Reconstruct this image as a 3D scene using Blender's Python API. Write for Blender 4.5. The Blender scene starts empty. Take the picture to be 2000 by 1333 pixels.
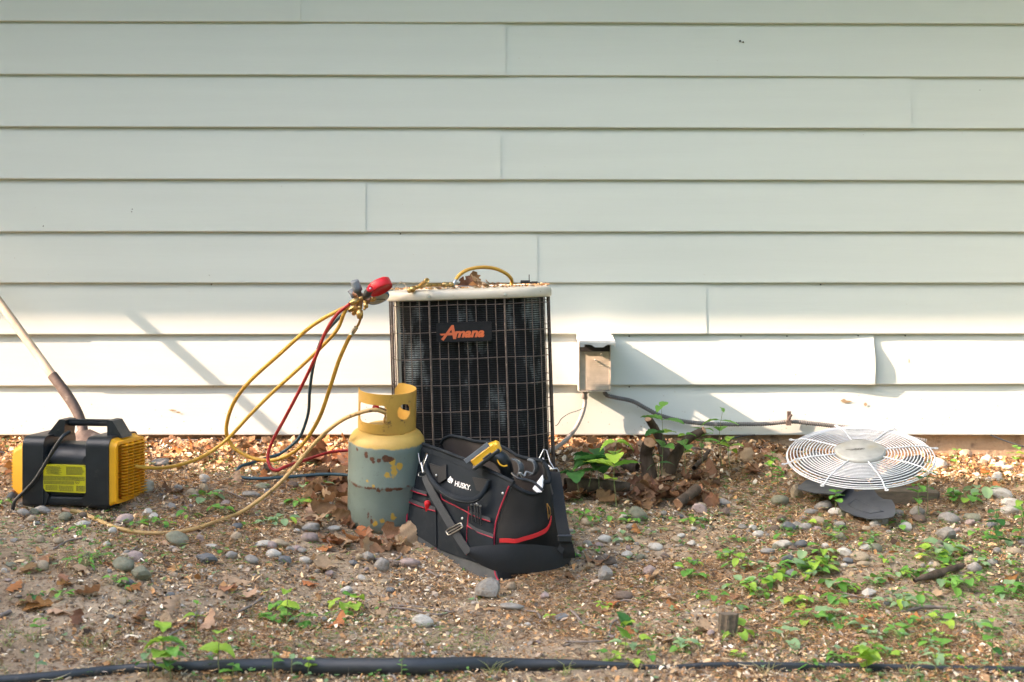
import bpy, math, random
import numpy as np
from mathutils import Vector, Matrix, noise

# ------------------------------------------------------------------ camera, world, sun, exposure
SC = bpy.context.scene
COL = SC.collection
F = 2778.0            # focal length in photo pixels (50 mm on 36 mm over 2000 px)
CY, CZ = -5.6, 0.661  # camera place: 5.6 m in front of the wall, 0.66 m above the wall's foot
HZ = 530.0            # row of the horizon in the photo
cam_d = bpy.data.cameras.new('camera')
cam = bpy.data.objects.new('camera', cam_d); COL.objects.link(cam)
cam.location = (0, CY, CZ); cam.rotation_euler = (math.radians(90), 0, 0)
cam_d.lens = 50.0; cam_d.sensor_width = 36.0; cam_d.shift_y = -(666.5 - HZ) / 2000.0
cam_d.clip_start = 0.05; cam_d.clip_end = 300
cam_d.dof.use_dof = True; cam_d.dof.focus_distance = 4.7; cam_d.dof.aperture_fstop = 4.0
SC.camera = cam

SUN_D = Vector((3.8, 1.0, -2.2)).normalized()
wd = bpy.data.worlds.new('World'); SC.world = wd; wd.use_nodes = True
nt = wd.node_tree; nt.nodes.clear()
sky = nt.nodes.new('ShaderNodeTexSky'); sky.sky_type = 'NISHITA'; sky.sun_disc = False
sky.sun_elevation = math.asin(-SUN_D.z); sky.sun_rotation = math.atan2(-SUN_D.x, -SUN_D.y)
sky.air_density = 0.9; sky.dust_density = 4.5; sky.ozone_density = 0.3
bg = nt.nodes.new('ShaderNodeBackground'); bg.inputs['Strength'].default_value = 0.15
wo = nt.nodes.new('ShaderNodeOutputWorld')
nt.links.new(sky.outputs[0], bg.inputs[0]); nt.links.new(bg.outputs[0], wo.inputs[0])
sl = bpy.data.lights.new('sun', 'SUN'); sl.energy = 2.7; sl.angle = math.radians(0.6); sl.color = (1.0, 0.69, 0.53)
so = bpy.data.objects.new('sun', sl); COL.objects.link(so); so.location = (-6, -3, 6)
so.rotation_euler = SUN_D.to_track_quat('-Z', 'Y').to_euler()
SC.view_settings.view_transform = 'Standard'; SC.view_settings.look = 'None'
SC.view_settings.gamma = 1.0; SC.view_settings.use_curve_mapping = False
SC.view_settings.exposure = 2.84
SC.cycles.max_bounces = 6

# ------------------------------------------------------------------ helpers
rnd = random.Random(7)
def P(px, py, d):
    """the point seen at photo pixel (px, py), d metres in front of the camera"""
    return Vector(((px - 1000.0) * d / F, CY + d, CZ - (py - HZ) * d / F))
def ray(px, py):
    return Vector(((px - 1000.0) / F, 1.0, -(py - HZ) / F))
class Plane:
    def __init__(s, a, b, c):
        s.o = a; s.n = (b - a).cross(c - a).normalized()
        if s.n.y > 0: s.n = -s.n          # faces the camera
    def at(s, px, py, off=0.0):
        r = ray(px, py); o = Vector((0, CY, CZ))
        t = (s.o + s.n * off - o).dot(s.n) / r.dot(s.n)
        return o + r * t

def sm(a, b, v):
    t = min(1, max(0, (v - a) / (b - a))); return t * t * (3 - 2 * t)
GP = [(-60, 0.03), (-0.01, 0.0), (0.3, -.05), (0.7, -.125), (1.1, -.205), (1.6, -.262), (2.2, -.305), (3.0, -.345), (4.5, -.42), (8, -.5), (30, -.6), (200, -.8)]
def gbase(x, y):
    t = -y
    for (a, za), (b, zb) in zip(GP, GP[1:]):
        if t <= b:
            z = za + (zb - za) * max(0, t - a) / (b - a); break
    z += .11 * sm(.35, 1.3, -x) * sm(0.3, 0.9, t) * (1 - sm(1.6, 2.4, t))
    z -= .07 * sm(.7, 1.6, x) * (1 - sm(.2, .7, t))
    return z
def gz(x, y):
    z = gbase(x, y)
    if abs(x) < 6 and y > -7:
        z += .022 * noise.noise(Vector((x * 2.2, y * 2.2, 3.1))) + .010 * noise.noise(Vector((x * 7, y * 7, 1.7)))
        z += .005 * noise.noise(Vector((x * 24, y * 24, 5.7)))
        z -= .022 * math.exp(-((x + .18) ** 2 + (y + 1.32) ** 2) / .022)
    return z
def gp(px, py):
    """the point of the ground seen at photo pixel (px, py)"""
    lo, hi = 2.6, 5.62
    r = ray(px, py)
    for _ in range(30):
        m = (lo + hi) / 2
        p = Vector((r.x * m, CY + m, CZ + r.z * m))
        if p.z > gz(p.x, p.y): lo = m
        else: hi = m
    return Vector((r.x * lo, CY + lo, CZ + r.z * lo))

def link(o, parent=None, **k):
    COL.objects.link(o)
    if parent is not None: o.parent = parent
    for a, b in k.items(): o[a] = b
    return o
def tag(o, label=None, category=None, group=None, kind=None):
    if label: o['label'] = label
    if category: o['category'] = category
    if group: o['group'] = group
    if kind: o['kind'] = kind
    return o
def empty(name, loc=(0, 0, 0), label=None, category=None, group=None, kind=None):
    o = bpy.data.objects.new(name, None); COL.objects.link(o); o.location = loc
    o.empty_display_size = .05
    return tag(o, label, category, group, kind)

class MB:
    """collects shapes for ONE mesh object (world coordinates unless a parent has been moved)"""
    def __init__(s): s.v = []; s.f = []; s.sm = []
    def add(s, vs, fs, smooth=False):
        b = len(s.v); s.v += [tuple(v) for v in vs]
        s.f += [tuple(i + b for i in f) for f in fs]; s.sm += [smooth] * len(fs); return s
    def box(s, c, size, rot=None, bev=0.0):
        hx, hy, hz = size[0] / 2, size[1] / 2, size[2] / 2
        if bev <= 0:
            vs = [Vector((x * hx, y * hy, z * hz)) for x in (-1, 1) for y in (-1, 1) for z in (-1, 1)]
            fs = [(0, 1, 3, 2), (4, 6, 7, 5), (0, 4, 5, 1), (2, 3, 7, 6), (0, 2, 6, 4), (1, 5, 7, 3)]
        else:
            b = min(bev, hx * .9, hy * .9, hz * .9); vs = []; idx = {}
            for x in (-1, 1):
                for y in (-1, 1):
                    for z in (-1, 1):
                        for a in range(3):
                            q = [x * hx, y * hy, z * hz]
                            for k in range(3):
                                if k != a: q[k] -= (x, y, z)[k] * b
                            idx[(x, y, z, a)] = len(vs); vs.append(Vector(q))
            fs = []
            for a in range(3):
                o = [k for k in range(3) if k != a]
                for sgn in (-1, 1):
                    loop = []
                    for p, q in ((-1, -1), (1, -1), (1, 1), (-1, 1)):
                        t = [0, 0, 0]; t[a] = sgn; t[o[0]] = p; t[o[1]] = q; loop.append(idx[(t[0], t[1], t[2], a)])
                    fs.append(tuple(loop))
            for a in range(3):      # edges running along axis a
                o = [k for k in range(3) if k != a]
                for p in (-1, 1):
                    for q in (-1, 1):
                        def key(sa, ax):
                            t = [0, 0, 0]; t[a] = sa; t[o[0]] = p; t[o[1]] = q; return idx[(t[0], t[1], t[2], ax)]
                        fs.append((key(-1, o[0]), key(1, o[0]), key(1, o[1]), key(-1, o[1])))
            for x in (-1, 1):
                for y in (-1, 1):
                    for z in (-1, 1):
                        fs.append((idx[(x, y, z, 0)], idx[(x, y, z, 1)], idx[(x, y, z, 2)]))
        if rot is not None: vs = [rot @ v for v in vs]
        c = Vector(c); return s.add([v + c for v in vs], fs)
    def tube(s, pts, r, seg=10, closed=False, cap=True, smooth=True):
        pts = [Vector(p) for p in pts]; n = len(pts)
        rr = r if isinstance(r, (list, tuple)) else [r] * n
        T = []
        for i in range(n):
            a = pts[(i - 1) % n] if (closed or i > 0) else pts[i]
            b = pts[(i + 1) % n] if (closed or i < n - 1) else pts[i]
            t = (b - a); T.append(t.normalized() if t.length > 1e-9 else Vector((0, 0, 1)))
        up = Vector((0, 0, 1)) if abs(T[0].z) < .9 else Vector((1, 0, 0))
        N = (up - T[0] * up.dot(T[0])).normalized(); vs = []
        for i in range(n):
            N = (N - T[i] * N.dot(T[i]))
            N = N.normalized() if N.length > 1e-6 else T[i].orthogonal().normalized()
            B = T[i].cross(N)
            for k in range(seg):
                a = 2 * math.pi * k / seg
                vs.append(pts[i] + (N * math.cos(a) + B * math.sin(a)) * rr[i])
        fs = []
        for i in range(n if closed else n - 1):
            j = (i + 1) % n
            for k in range(seg):
                l = (k + 1) % seg
                fs.append((i * seg + k, i * seg + l, j * seg + l, j * seg + k))
        s.add(vs, fs, smooth)
        if cap and not closed:
            s.add(vs[:seg][::-1], [tuple(range(seg))]); s.add(vs[-seg:], [tuple(range(seg))])
        return s
    def lathe(s, prof, o, axis=(0, 0, 1), seg=32, ref=None, smooth=True, capb=False, capt=False):
        A = Vector(axis).normalized(); N = A.orthogonal().normalized() if ref is None else (Vector(ref) - A * A.dot(Vector(ref))).normalized()
        B = A.cross(N); o = Vector(o); vs = []
        for r, h in prof:
            for k in range(seg):
                a = 2 * math.pi * k / seg
                vs.append(o + A * h + (N * math.cos(a) + B * math.sin(a)) * r)
        fs = []
        for i in range(len(prof) - 1):
            for k in range(seg):
                l = (k + 1) % seg
                fs.append((i * seg + k, i * seg + l, (i + 1) * seg + l, (i + 1) * seg + k))
        s.add(vs, fs, smooth)
        if capb: s.add(vs[:seg], [tuple(range(seg))])
        if capt: s.add(vs[-seg:], [tuple(range(seg))])
        return s
    def slab(s, pts, n, th):
        """polygon pts extruded by th along -n"""
        n = Vector(n).normalized() * th; k = len(pts)
        vs = [Vector(p) for p in pts] + [Vector(p) - n for p in pts]
        fs = [tuple(range(k)), tuple(range(2 * k - 1, k - 1, -1))] + [(i, i + k, (i + 1) % k + k, (i + 1) % k) for i in range(k)]
        return s.add(vs, fs)
    def grid(s, rows, smooth=True, wrap=False):
        n, m = len(rows), len(rows[0]); vs = [p for r in rows for p in r]; fs = []
        for i in range(n - 1):
            for j in range(m if wrap else m - 1):
                k = (j + 1) % m
                fs.append((i * m + j, i * m + k, (i + 1) * m + k, (i + 1) * m + j))
        return s.add(vs, fs, smooth)
    def sheet(s, rows, th, smooth=True, off=None):
        """a grid with thickness: front rows and the same rows moved back by th along the local normal"""
        n, m = len(rows), len(rows[0]); R = [[Vector(p) for p in r] for r in rows]; back = []
        for i in range(n):
            b = []
            for j in range(m):
                du = R[i][min(j + 1, m - 1)] - R[i][max(j - 1, 0)]; dv = R[min(i + 1, n - 1)][j] - R[max(i - 1, 0)][j]
                nn = du.cross(dv); nn = nn.normalized() if nn.length > 1e-12 else Vector((0, 1, 0))
                b.append(R[i][j] - nn * th)
            back.append(b)
        s.grid(R, smooth); s.grid([r[::-1] for r in back], smooth)
        rim = R[0] + [R[i][m - 1] for i in range(1, n)] + R[n - 1][::-1][1:] + [R[i][0] for i in range(n - 2, 0, -1)]
        rim2 = back[0] + [back[i][m - 1] for i in range(1, n)] + back[n - 1][::-1][1:] + [back[i][0] for i in range(n - 2, 0, -1)]
        s.grid([rim2, rim], False, True); return s
    def mesh(s, name, m=None):
        me = bpy.data.meshes.new(name); me.from_pydata(s.v, [], s.f)
        me.polygons.foreach_set('use_smooth', s.sm)
        if m: me.materials.append(m)
        me.update(); return me
    def build(s, name, m, parent=None, **k):
        o = bpy.data.objects.new(name, s.mesh(name, m)); link(o, parent, **k)
        if parent is not None:
            o.matrix_parent_inverse = parent_world(parent).inverted()
        return o
def parent_world(o):
    M = Matrix.LocRotScale(o.location, o.rotation_euler, o.scale)
    if o.parent is not None: M = parent_world(o.parent) @ o.matrix_parent_inverse @ M
    return M
def origin_to(o, p):
    """moves a free object's origin to p without moving its shape"""
    p = Vector(p); o.data.transform(Matrix.Translation(-p)); o.location = p; return o
def spline(pts, n=8):
    """Catmull-Rom through the points"""
    pts = [Vector(p) for p in pts]; out = []
    q = [pts[0] * 2 - pts[1]] + pts + [pts[-1] * 2 - pts[-2]]
    for i in range(1, len(q) - 2):
        a, b, c, d = q[i - 1], q[i], q[i + 1], q[i + 2]
        for k in range(n):
            t = k / n
            out.append(.5 * ((2 * b) + (c - a) * t + (2 * a - 5 * b + 4 * c - d) * t * t + (3 * b - a - 3 * c + d) * t ** 3))
    out.append(pts[-1]); return out
def mesh_np(name, V, Fq, m, cols=None, smooth=False):
    """one mesh from numpy arrays: V (n,3), Fq (m,k) faces of k corners, cols (m,3) colour per face"""
    me = bpy.data.meshes.new(name); n, k = Fq.shape
    me.vertices.add(len(V)); me.vertices.foreach_set('co', V.astype(np.float32).ravel())
    me.loops.add(n * k); me.loops.foreach_set('vertex_index', Fq.astype(np.int32).ravel())
    me.polygons.add(n); me.polygons.foreach_set('loop_start', (np.arange(n) * k).astype(np.int32))
    me.polygons.foreach_set('use_smooth', np.full(n, smooth))
    if cols is not None:
        a = me.color_attributes.new('piece_colour', 'FLOAT_COLOR', 'CORNER')
        c = np.ones((n, k, 4), np.float32); c[:, :, :3] = cols[:, None, :]; a.data.foreach_set('color', c.ravel())
    me.materials.append(m); me.update(); me.validate(); return me

# ------------------------------------------------------------------ materials
def srgb(r, g, b):
    return tuple(((c / 255) / 12.92 if c / 255 <= .04045 else ((c / 255 + .055) / 1.055) ** 2.4) for c in (r, g, b)) + (1,)
def mat(name, c1, c2=None, scale=30, rough=.7, bump=.0, bscale=None, metal=0, c3=None, s3=8, t3=(.55, .65), stretch=None,
        rand=0.0, spec=.5, detail=6, coord='Object', trans=0, sub=0, attr=None, t2=(.35, .65), coat=0):
    m = bpy.data.materials.new(name); m.use_nodes = True; t = m.node_tree; N = t.nodes; L = t.links
    b = N['Principled BSDF']; b.inputs['Roughness'].default_value = rough; b.inputs['Metallic'].default_value = metal
    b.inputs['Specular IOR Level'].default_value = spec; b.inputs['Coat Weight'].default_value = coat
    tc = N.new('ShaderNodeTexCoord'); mp = N.new('ShaderNodeMapping'); L.new(tc.outputs[coord], mp.inputs[0])
    if stretch: mp.inputs['Scale'].default_value = stretch
    def nz(sc, dt=detail):
        n = N.new('ShaderNodeTexNoise'); n.inputs['Scale'].default_value = sc; n.inputs['Detail'].default_value = dt
        n.inputs['Roughness'].default_value = .6; L.new(mp.outputs[0], n.inputs['Vector']); return n.outputs['Fac']
    def ramp(fac, a, bb):
        r = N.new('ShaderNodeMapRange'); r.inputs['From Min'].default_value = a; r.inputs['From Max'].default_value = bb
        L.new(fac, r.inputs['Value']); return r.outputs[0]
    def mix(fac, a, bb):
        x = N.new('ShaderNodeMix'); x.data_type = 'RGBA'; L.new(fac, x.inputs[0])
        for i, v in ((6, a), (7, bb)):
            if isinstance(v, tuple): x.inputs[i].default_value = v
            else: L.new(v, x.inputs[i])
        return x.outputs[2]
    col = c1
    if attr:
        at = N.new('ShaderNodeAttribute'); at.attribute_name = attr; col = at.outputs['Color']
        if c2: col = mix(ramp(nz(scale), *t2), col, mix_mul(N, L, col, c2))
    elif c2: col = mix(ramp(nz(scale), *t2), c1, c2)
    if c3: col = mix(ramp(nz(s3, 8), *t3), col, c3)
    if rand:
        oi = N.new('ShaderNodeObjectInfo'); h = N.new('ShaderNodeHueSaturation')
        r = N.new('ShaderNodeMapRange'); r.inputs['To Min'].default_value = 1 - rand; r.inputs['To Max'].default_value = 1 + rand
        L.new(oi.outputs['Random'], r.inputs['Value']); L.new(r.outputs[0], h.inputs['Value'])
        r2 = N.new('ShaderNodeMapRange'); r2.inputs['To Min'].default_value = .5 + rand * .05; r2.inputs['To Max'].default_value = .5 - rand * .05
        L.new(oi.outputs['Random'], r2.inputs['Value']); L.new(r2.outputs[0], h.inputs['Hue'])
        if isinstance(col, tuple): h.inputs['Color'].default_value = col
        else: L.new(col, h.inputs['Color'])
        col = h.outputs[0]
    if isinstance(col, tuple): b.inputs['Base Color'].default_value = col
    else: L.new(col, b.inputs['Base Color'])
    if bump:
        bp = N.new('ShaderNodeBump'); bp.inputs['Strength'].default_value = 1; bp.inputs['Distance'].default_value = bump
        L.new(nz(bscale or scale * 2, 8), bp.inputs['Height']); L.new(bp.outputs[0], b.inputs['Normal'])
    if trans:      # thin leaf: light passes through
        tr = N.new('ShaderNodeBsdfTranslucent'); ms = N.new('ShaderNodeMixShader'); ms.inputs[0].default_value = trans
        if isinstance(col, tuple): tr.inputs[0].default_value = col
        else: L.new(col, tr.inputs[0])
        L.new(b.outputs[0], ms.inputs[1]); L.new(tr.outputs[0], ms.inputs[2]); L.new(ms.outputs[0], N['Material Output'].inputs[0])
    m['t'] = 1; return m
def mix_mul(N, L, a, c):
    x = N.new('ShaderNodeMix'); x.data_type = 'RGBA'; x.blend_type = 'MULTIPLY'; x.inputs[0].default_value = 1
    L.new(a, x.inputs[6]); x.inputs[7].default_value = c; return x.outputs[2]

M = {}
M['siding'] = mat('siding_paint', (.535, .580, .538, 1), (.512, .555, .515, 1), scale=3, rough=.42, bump=.0004, bscale=26, stretch=(.25, 1, 4), c3=(.50, .46, .36, 1), s3=75, t3=(.72, .80), spec=.35)
M['nail'] = mat('nail_dark', (.03, .025, .02, 1), rough=.8)
M['concrete'] = mat('foundation_concrete', (.42, .30, .19, 1), (.30, .21, .13, 1), scale=12, rough=.95, bump=.006, bscale=40, c3=(.14, .10, .07, 1), s3=18, t3=(.55, .72))
M['trim'] = mat('soffit_paint', (.70, .69, .64, 1), (.62, .6, .55, 1), rough=.5)
M['shingle'] = mat('roof_shingle', (.08, .07, .065, 1), (.14, .12, .11, 1), scale=40, rough=.95, bump=.004)
M['soil'] = mat('soil', (.27, .195, .125, 1), (.45, .35, .24, 1), scale=5, rough=1, bump=.010, bscale=140, c3=(.13, .08, .05, 1), s3=55, t3=(.50, .64), detail=12, spec=.15)
M['lawn'] = mat('lawn', (.055, .12, .022, 1), (.085, .16, .035, 1), scale=20, rough=1, bump=.02, bscale=90)
M['leafy'] = mat('broad_leaves', (.06, .12, .025, 1), (.09, .16, .04, 1), scale=3, rough=.6, trans=.35)
M['bark'] = mat('bark', (.05, .037, .026, 1), (.12, .09, .065, 1), scale=30, rough=.95, bump=.008, bscale=45, spec=.15, stretch=(1, 1, .4))
M['foliage'] = mat('evergreen_needles', (.04, .075, .025, 1), (.07, .12, .04, 1), scale=4, rough=.7, trans=.15)
# ------------------------------------------------------------------ ground
def coords(fine_lo, fine_hi, step, lo, hi):
    out = [fine_lo + i * step for i in range(int(round((fine_hi - fine_lo) / step)) + 1)]
    s = step; a = out[-1]
    while a < hi: s *= 1.45; a += s; out.append(min(a, hi))
    s = step; a = out[0]; pre = []
    while a > lo: s *= 1.45; a -= s; pre.append(max(a, lo))
    return pre[::-1] + out
gx = coords(-2.4, 2.4, .016, -70, 70); gy = coords(-2.7, .06, .013, -90, .9)
g = MB(); g.grid([[(x, y, gz(x, y)) for x in gx] for y in gy])
ground = g.build('ground', M['soil']); 
lw = MB(); lx = coords(-8, 8, .8, -60, 60)  # grass sheet out of view, added so green light bounces onto the wall
lw.grid([[(x, y, gz(x, y) + .012) for x in lx] for y in [-3.6, -4.2, -5, -6, -8, -11, -16, -25, -40, -80]][::-1])
lawn = lw.build('lawn', M['lawn']); tag(lawn, 'unseen green lawn added behind the camera for green bounce light', kind='structure')
tag(ground, 'bare brown soil sloping gently down from the house wall', kind='structure')

# ------------------------------------------------------------------ house wall
wall = empty('house_wall', (0, 0, 0), 'pale cream house wall clad in wide horizontal metal siding boards', 'wall')
WL = 7.0
ROWS = [(42, 47), (145.5, 151), (248, 251.5), (350, 353), (453, 453.5), (553, 553), (654, 652.5), (754.5, 751), (850, 850)]
DB = 5.582
def rowz(k, x):
    """height of the bottom edge of row k (0 = the row cut by the top of the photo) at x"""
    if k < 0:
        return rowz(0, x) + (-k) * .2065
    if k > 8: return rowz(8, x) - .19
    l, r = ROWS[k]; t = (x * F / DB + 1000) / 2000.0
    t = max(-.6, min(1.6, t))
    return CZ - (l + (r - l) * t - HZ) * DB / F
JOINT = {0: 587, 1: 988, 2: 1780, 3: 978, 4: 714, 5: 1050, 6: 1380, 7: 1707}
def xpix(px): return (px - 1000) * DB / F
def panel(k, x0, x1, proud=0, bent=None):
    n = max(2, int((x1 - x0) / .05)) if x1 > -2.3 and x0 < 2.3 else 4
    prof = [(-.003, -.001, 0), (-.0195, 0, 1), (-.0208, .002, 1), (-.0205, .006, 1), (-.0165, .06, 0), (-.0125, .11, 0), (-.0085, .16, 0), (-.0035, None, 0)]
    rows = []
    for (y, h, w) in prof:
        r = []
        for i in range(n + 1):
            x = x0 + (x1 - x0) * i / n
            zb = rowz(k, x) + .0012 * noise.noise(Vector((x * 1.7, k * 5.1, 0)))
            z = rowz(k - 1, x) + .02 if h is None else zb + h
            yy = y - proud + .0022 * noise.noise(Vector((x * 1.3, z * 4, k * 3.3))) * (1 if h else .5)
            if bent == 'out':     # the loose end of the panel springs away from the wall
                e = sm(.16, 0, x1 - x) ** 1.3; hh = .19 if h is None else max(h, 0)
                yy -= .024 * e * (1 - sm(.10, .19, hh)) * (.45 + .55 * sm(.0, .05, hh) )
            if bent == 'in':
                e = sm(.11, 0, x - x0); hh = .19 if h is None else max(h, 0)
                yy += .006 * e * (1 - sm(.15, .19, hh))
            if k == 8: yy += .0015 * noise.noise(Vector((x * 6, h or 0, 2)))
            r.append((x, yy, z))
        rows.append(r)
    mb = MB(); mb.grid(rows); e = [Vector(r[-1]) for r in rows]; mb.grid([e, [p + Vector((0, .0035, 0)) for p in e]], False); mb.build('siding_panel', M['siding'], wall)
random.seed(3)
for k in range(-5, 9):
    jx = None
    if k in JOINT: js = [xpix(JOINT[k])]; jx = js[0]
    elif k == 8: js = [xpix(-420), xpix(2300)]
    else: js = [random.uniform(-1.5, 1.5)]
    while js[0] > -WL + .6: js.insert(0, max(-WL, js[0] - random.uniform(2.8, 3.66)))
    while js[-1] < WL - .6: js.append(min(WL, js[-1] + random.uniform(2.8, 3.66)))
    js[0] = -WL; js[-1] = WL
    for i in range(len(js) - 1):
        b = None
        if k == 7: b = 'out' if abs(js[i + 1] - xpix(1707)) < .01 else ('in' if abs(js[i] - xpix(1707)) < .01 else None)
        panel(k, js[i] - (.03 if i else 0), js[i + 1], (.0045 if k < 3 else .0032) if (jx is not None and abs(js[i + 1] - jx) < .001) else (.0001 * (i % 2)), b)
mb = MB(); mb.box((0, .06, -.1), (2 * WL, .1, .42)); mb.box((0, .105, 1.3), (2 * WL, .15, 2.5))
fd = mb.build('foundation', M['concrete'], wall)
nh = MB()
for px, py in ((1229, 657), (1447, 657), (1537, 657), (1676, 656), (1768, 656), (1229, 756), (1603, 556), (413, 556), (782, 457)):
    nh.lathe([(0, .0035), (.0025, .003), (.003, 0)], P(px, py, 5.589), (0, -1, 0), 10)
nh.build('nail_head', M['nail'], wall, kind='stuff')
# scratches and chipped spots on the paint
chip = MB()
for px, py, w, h in ((258, 409, 4, 7), (257, 414, 4, 5), (1915, 176, 3, 7), (1452, 82, 6, 3), (1446, 80, 7, 1.5), (409, 538, 3, 2), (85, 442, 4, 2)):
    c = P(px, py, 5.58); 
    k = min(range(9), key=lambda q: abs((ROWS[q][0] if ROWS[q][0] > py else 9999) - py))
    zz = c.z - rowz(k, c.x); yf = -.0205 + .076 * max(0, zz - .006)
    chip.lathe([(0, .0016), (w / 2200, .001), (w / 1700, 0)], (c.x, yf - .0042, c.z), (0, -1, 0), 8)
chip.build('paint_chip', M['nail'], wall, kind='stuff')
# tan scuffs and mud splashes low on the wall
M['scuff'] = mat('mud_scuff', (.34, .25, .15, 1), (.26, .19, .11, 1), scale=60, rough=.95)
sc_ = MB(); R_ = random.Random(12)
def scuff(px, py, w, h):
    c = P(px, py, 5.58); below = [q for q in range(9) if ROWS[q][0] > py]
    if not below: return
    zz = c.z - rowz(below[0], c.x)
    if zz < .012 or zz > .19: return
    yf = -.0222 + .078 * max(0, zz - .006) - .0016; k = 7
    pts = [(c.x + w * .001 * math.cos(a) * (1 + .4 * R_.uniform(-1, 1)), yf, c.z + h * .001 * math.sin(a) * (1 + .4 * R_.uniform(-1, 1))) for a in [i * 2 * math.pi / k for i in range(k)]]
    sc_.add(pts, [tuple(range(k))[::-1]])
for q in ((1655, 785, 20, 5), (1649, 783, 12, 6), (1691, 790, 6, 8), (338, 802, 16, 3), (348, 806, 10, 3), (1776, 705, 3, 8)): scuff(*q)
for i in range(150): scuff(R_.uniform(0, 2000), 848 - abs(R_.gauss(0, 38)), R_.uniform(.6, 2.4), R_.uniform(.6, 2.2))
for i in range(60): scuff(R_.uniform(0, 2000), R_.uniform(60, 750), R_.uniform(.5, 1.3), R_.uniform(.5, 1.3))
sc_.build('mud_splash', M['scuff'], wall, kind='stuff')
# eave high above: soffit, fascia and the roof edge that shade the upper wall
OV, EH = .93, 2.47
roof = empty('house_roof', (0, 0, EH), 'overhanging roof edge with white fascia above the siding wall', 'roof')
MB().box((0, -OV / 2 + .03, EH), (2 * WL + .6, OV, .02)).build('soffit', M['trim'], roof)
MB().box((0, -OV + .02, EH + .07), (2 * WL + .6, .03, .16)).build('fascia', M['trim'], roof)
rb = MB(); rb.slab([(-WL - .4, -OV - .05, EH + .16), (WL + .4, -OV - .05, EH + .16), (WL + .4, 4, EH + 2.2), (-WL - .4, 4, EH + 2.2)], (0, -.4, 1), .05)
rb.build('roof_deck', M['shingle'], roof)

# ------------------------------------------------------------------ unseen evergreen trees, added and shaped to keep the sun off the soil
def spruce(x, y, h, r, label, seed, n=5200):
    R = np.random.RandomState(seed)
    base = Vector((x, y, gz(x, y)))
    t = empty('sun_block_spruce', base, label, 'tree', 'spruce trees added left of the yard to block sun')
    MB().tube([base + Vector((0, 0, -.2)), base + Vector((0, 0, h * .55)), base + Vector((0, 0, h * .96))], [.16, .09, .02], 10).build('trunk', M['bark'], t)
    # boughs: rings of drooping sprays of needle-covered twigs
    u = R.rand(n) ** .75; zz = (.06 + .94 * u) * h
    rad = r * (1 - (zz / h)) ** .9 * (.55 + .5 * R.rand(n)) * (1 + .12 * np.sin(zz * 9))
    a = R.rand(n) * 2 * np.pi
    c = np.stack([x + np.cos(a) * rad, y + np.sin(a) * rad, base.z + zz - .12 * rad], 1)
    rl = .16 + .14 * R.rand(n); w = rl * .42
    d = np.stack([np.cos(a), np.sin(a), -.35 + .3 * R.randn(n)], 1); d /= np.linalg.norm(d, axis=1)[:, None]
    s = np.stack([-np.sin(a), np.cos(a), .6 * R.randn(n)], 1); s /= np.linalg.norm(s, axis=1)[:, None]
    V = np.stack([c - d * rl[:, None] * .5, c + s * w[:, None] * .5, c + d * rl[:, None] * .6, c - s * w[:, None] * .5], 1).reshape(-1, 3)
    me = mesh_np('crown', V, np.arange(len(V)).reshape(-1, 4), M['foliage'])
    o = bpy.data.objects.new('crown', me); link(o, t); o.matrix_parent_inverse = Matrix.Translation(base).inverted()
    k = MB(); k.lathe([(r * .8, base.z + .1 * h), (r * .62, base.z + .3 * h), (r * .38, base.z + .6 * h), (.03, base.z + .97 * h)], (x, y, 0), seg=14, capb=True)
    k.build('solid_shade_core', M['foliage'], t)  # solid cone added inside the crown so no sun leaks through
spruce(-6.0, -2.85, 5.6, 2.45, 'unseen spruce added to block sun, nearest the house wall', 1)
spruce(-6.6, -5.5, 7.6, 2.5, 'unseen spruce added to block sun, second out from the house wall', 2)
spruce(-9.2, -4.4, 9.6, 2.7, 'unseen spruce added to block sun, behind the front two', 4)
spruce(-6.5, -8.8, 8.0, 2.7, 'unseen spruce added to block sun, third out from the house wall', 3)
spruce(-6.8, -12.4, 7.2, 2.8, 'unseen spruce added to block sun, fourth out from the house wall', 5)

def broadleaf(x, y, h, r, label, seed, n=3600):  # trees out of view, added to green the ambient light and dim the wall
    R = np.random.RandomState(seed); base = Vector((x, y, gz(x, y)))
    t = empty('added_tint_tree', base, label, 'tree', 'broadleaf trees added out of view to tint and dim the light')
    mb = MB(); mb.tube([base - Vector((0, 0, .2)), base + Vector((.1, 0, h * .3)), base + Vector((0, .1, h * .7))], [.22, .17, .06], 10)
    for k in range(6):
        a = k * 1.05 + seed; mb.tube([base + Vector((0, 0, h * (.28 + .05 * k))), base + Vector((math.cos(a) * r * .4, math.sin(a) * r * .4, h * (.45 + .06 * k))), base + Vector((math.cos(a) * r * .75, math.sin(a) * r * .75, h * (.55 + .06 * k)))], [.08, .05, .02], 6)
    mb.build('trunk', M['bark'], t)
    cl = R.randn(26, 3) * [r * .45, r * .45, h * .16] + [x, y, base.z + h * .66]; k = R.randint(0, 26, n)
    c = cl[k] + R.randn(n, 3) * r * .19; L_ = .20 + .12 * R.rand(n)
    d = R.randn(n, 3); d /= np.linalg.norm(d, axis=1)[:, None]; s = np.cross(d, R.randn(n, 3)); s /= np.linalg.norm(s, axis=1)[:, None]
    V = np.stack([c - d * L_[:, None], c + s * L_[:, None] * .6, c + d * L_[:, None], c - s * L_[:, None] * .6], 1).reshape(-1, 3)
    o = bpy.data.objects.new('crown', mesh_np('crown', V, np.arange(len(V)).reshape(-1, 4), M['leafy'])); link(o, t); o.matrix_parent_inverse = Matrix.Translation(base).inverted()
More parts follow.
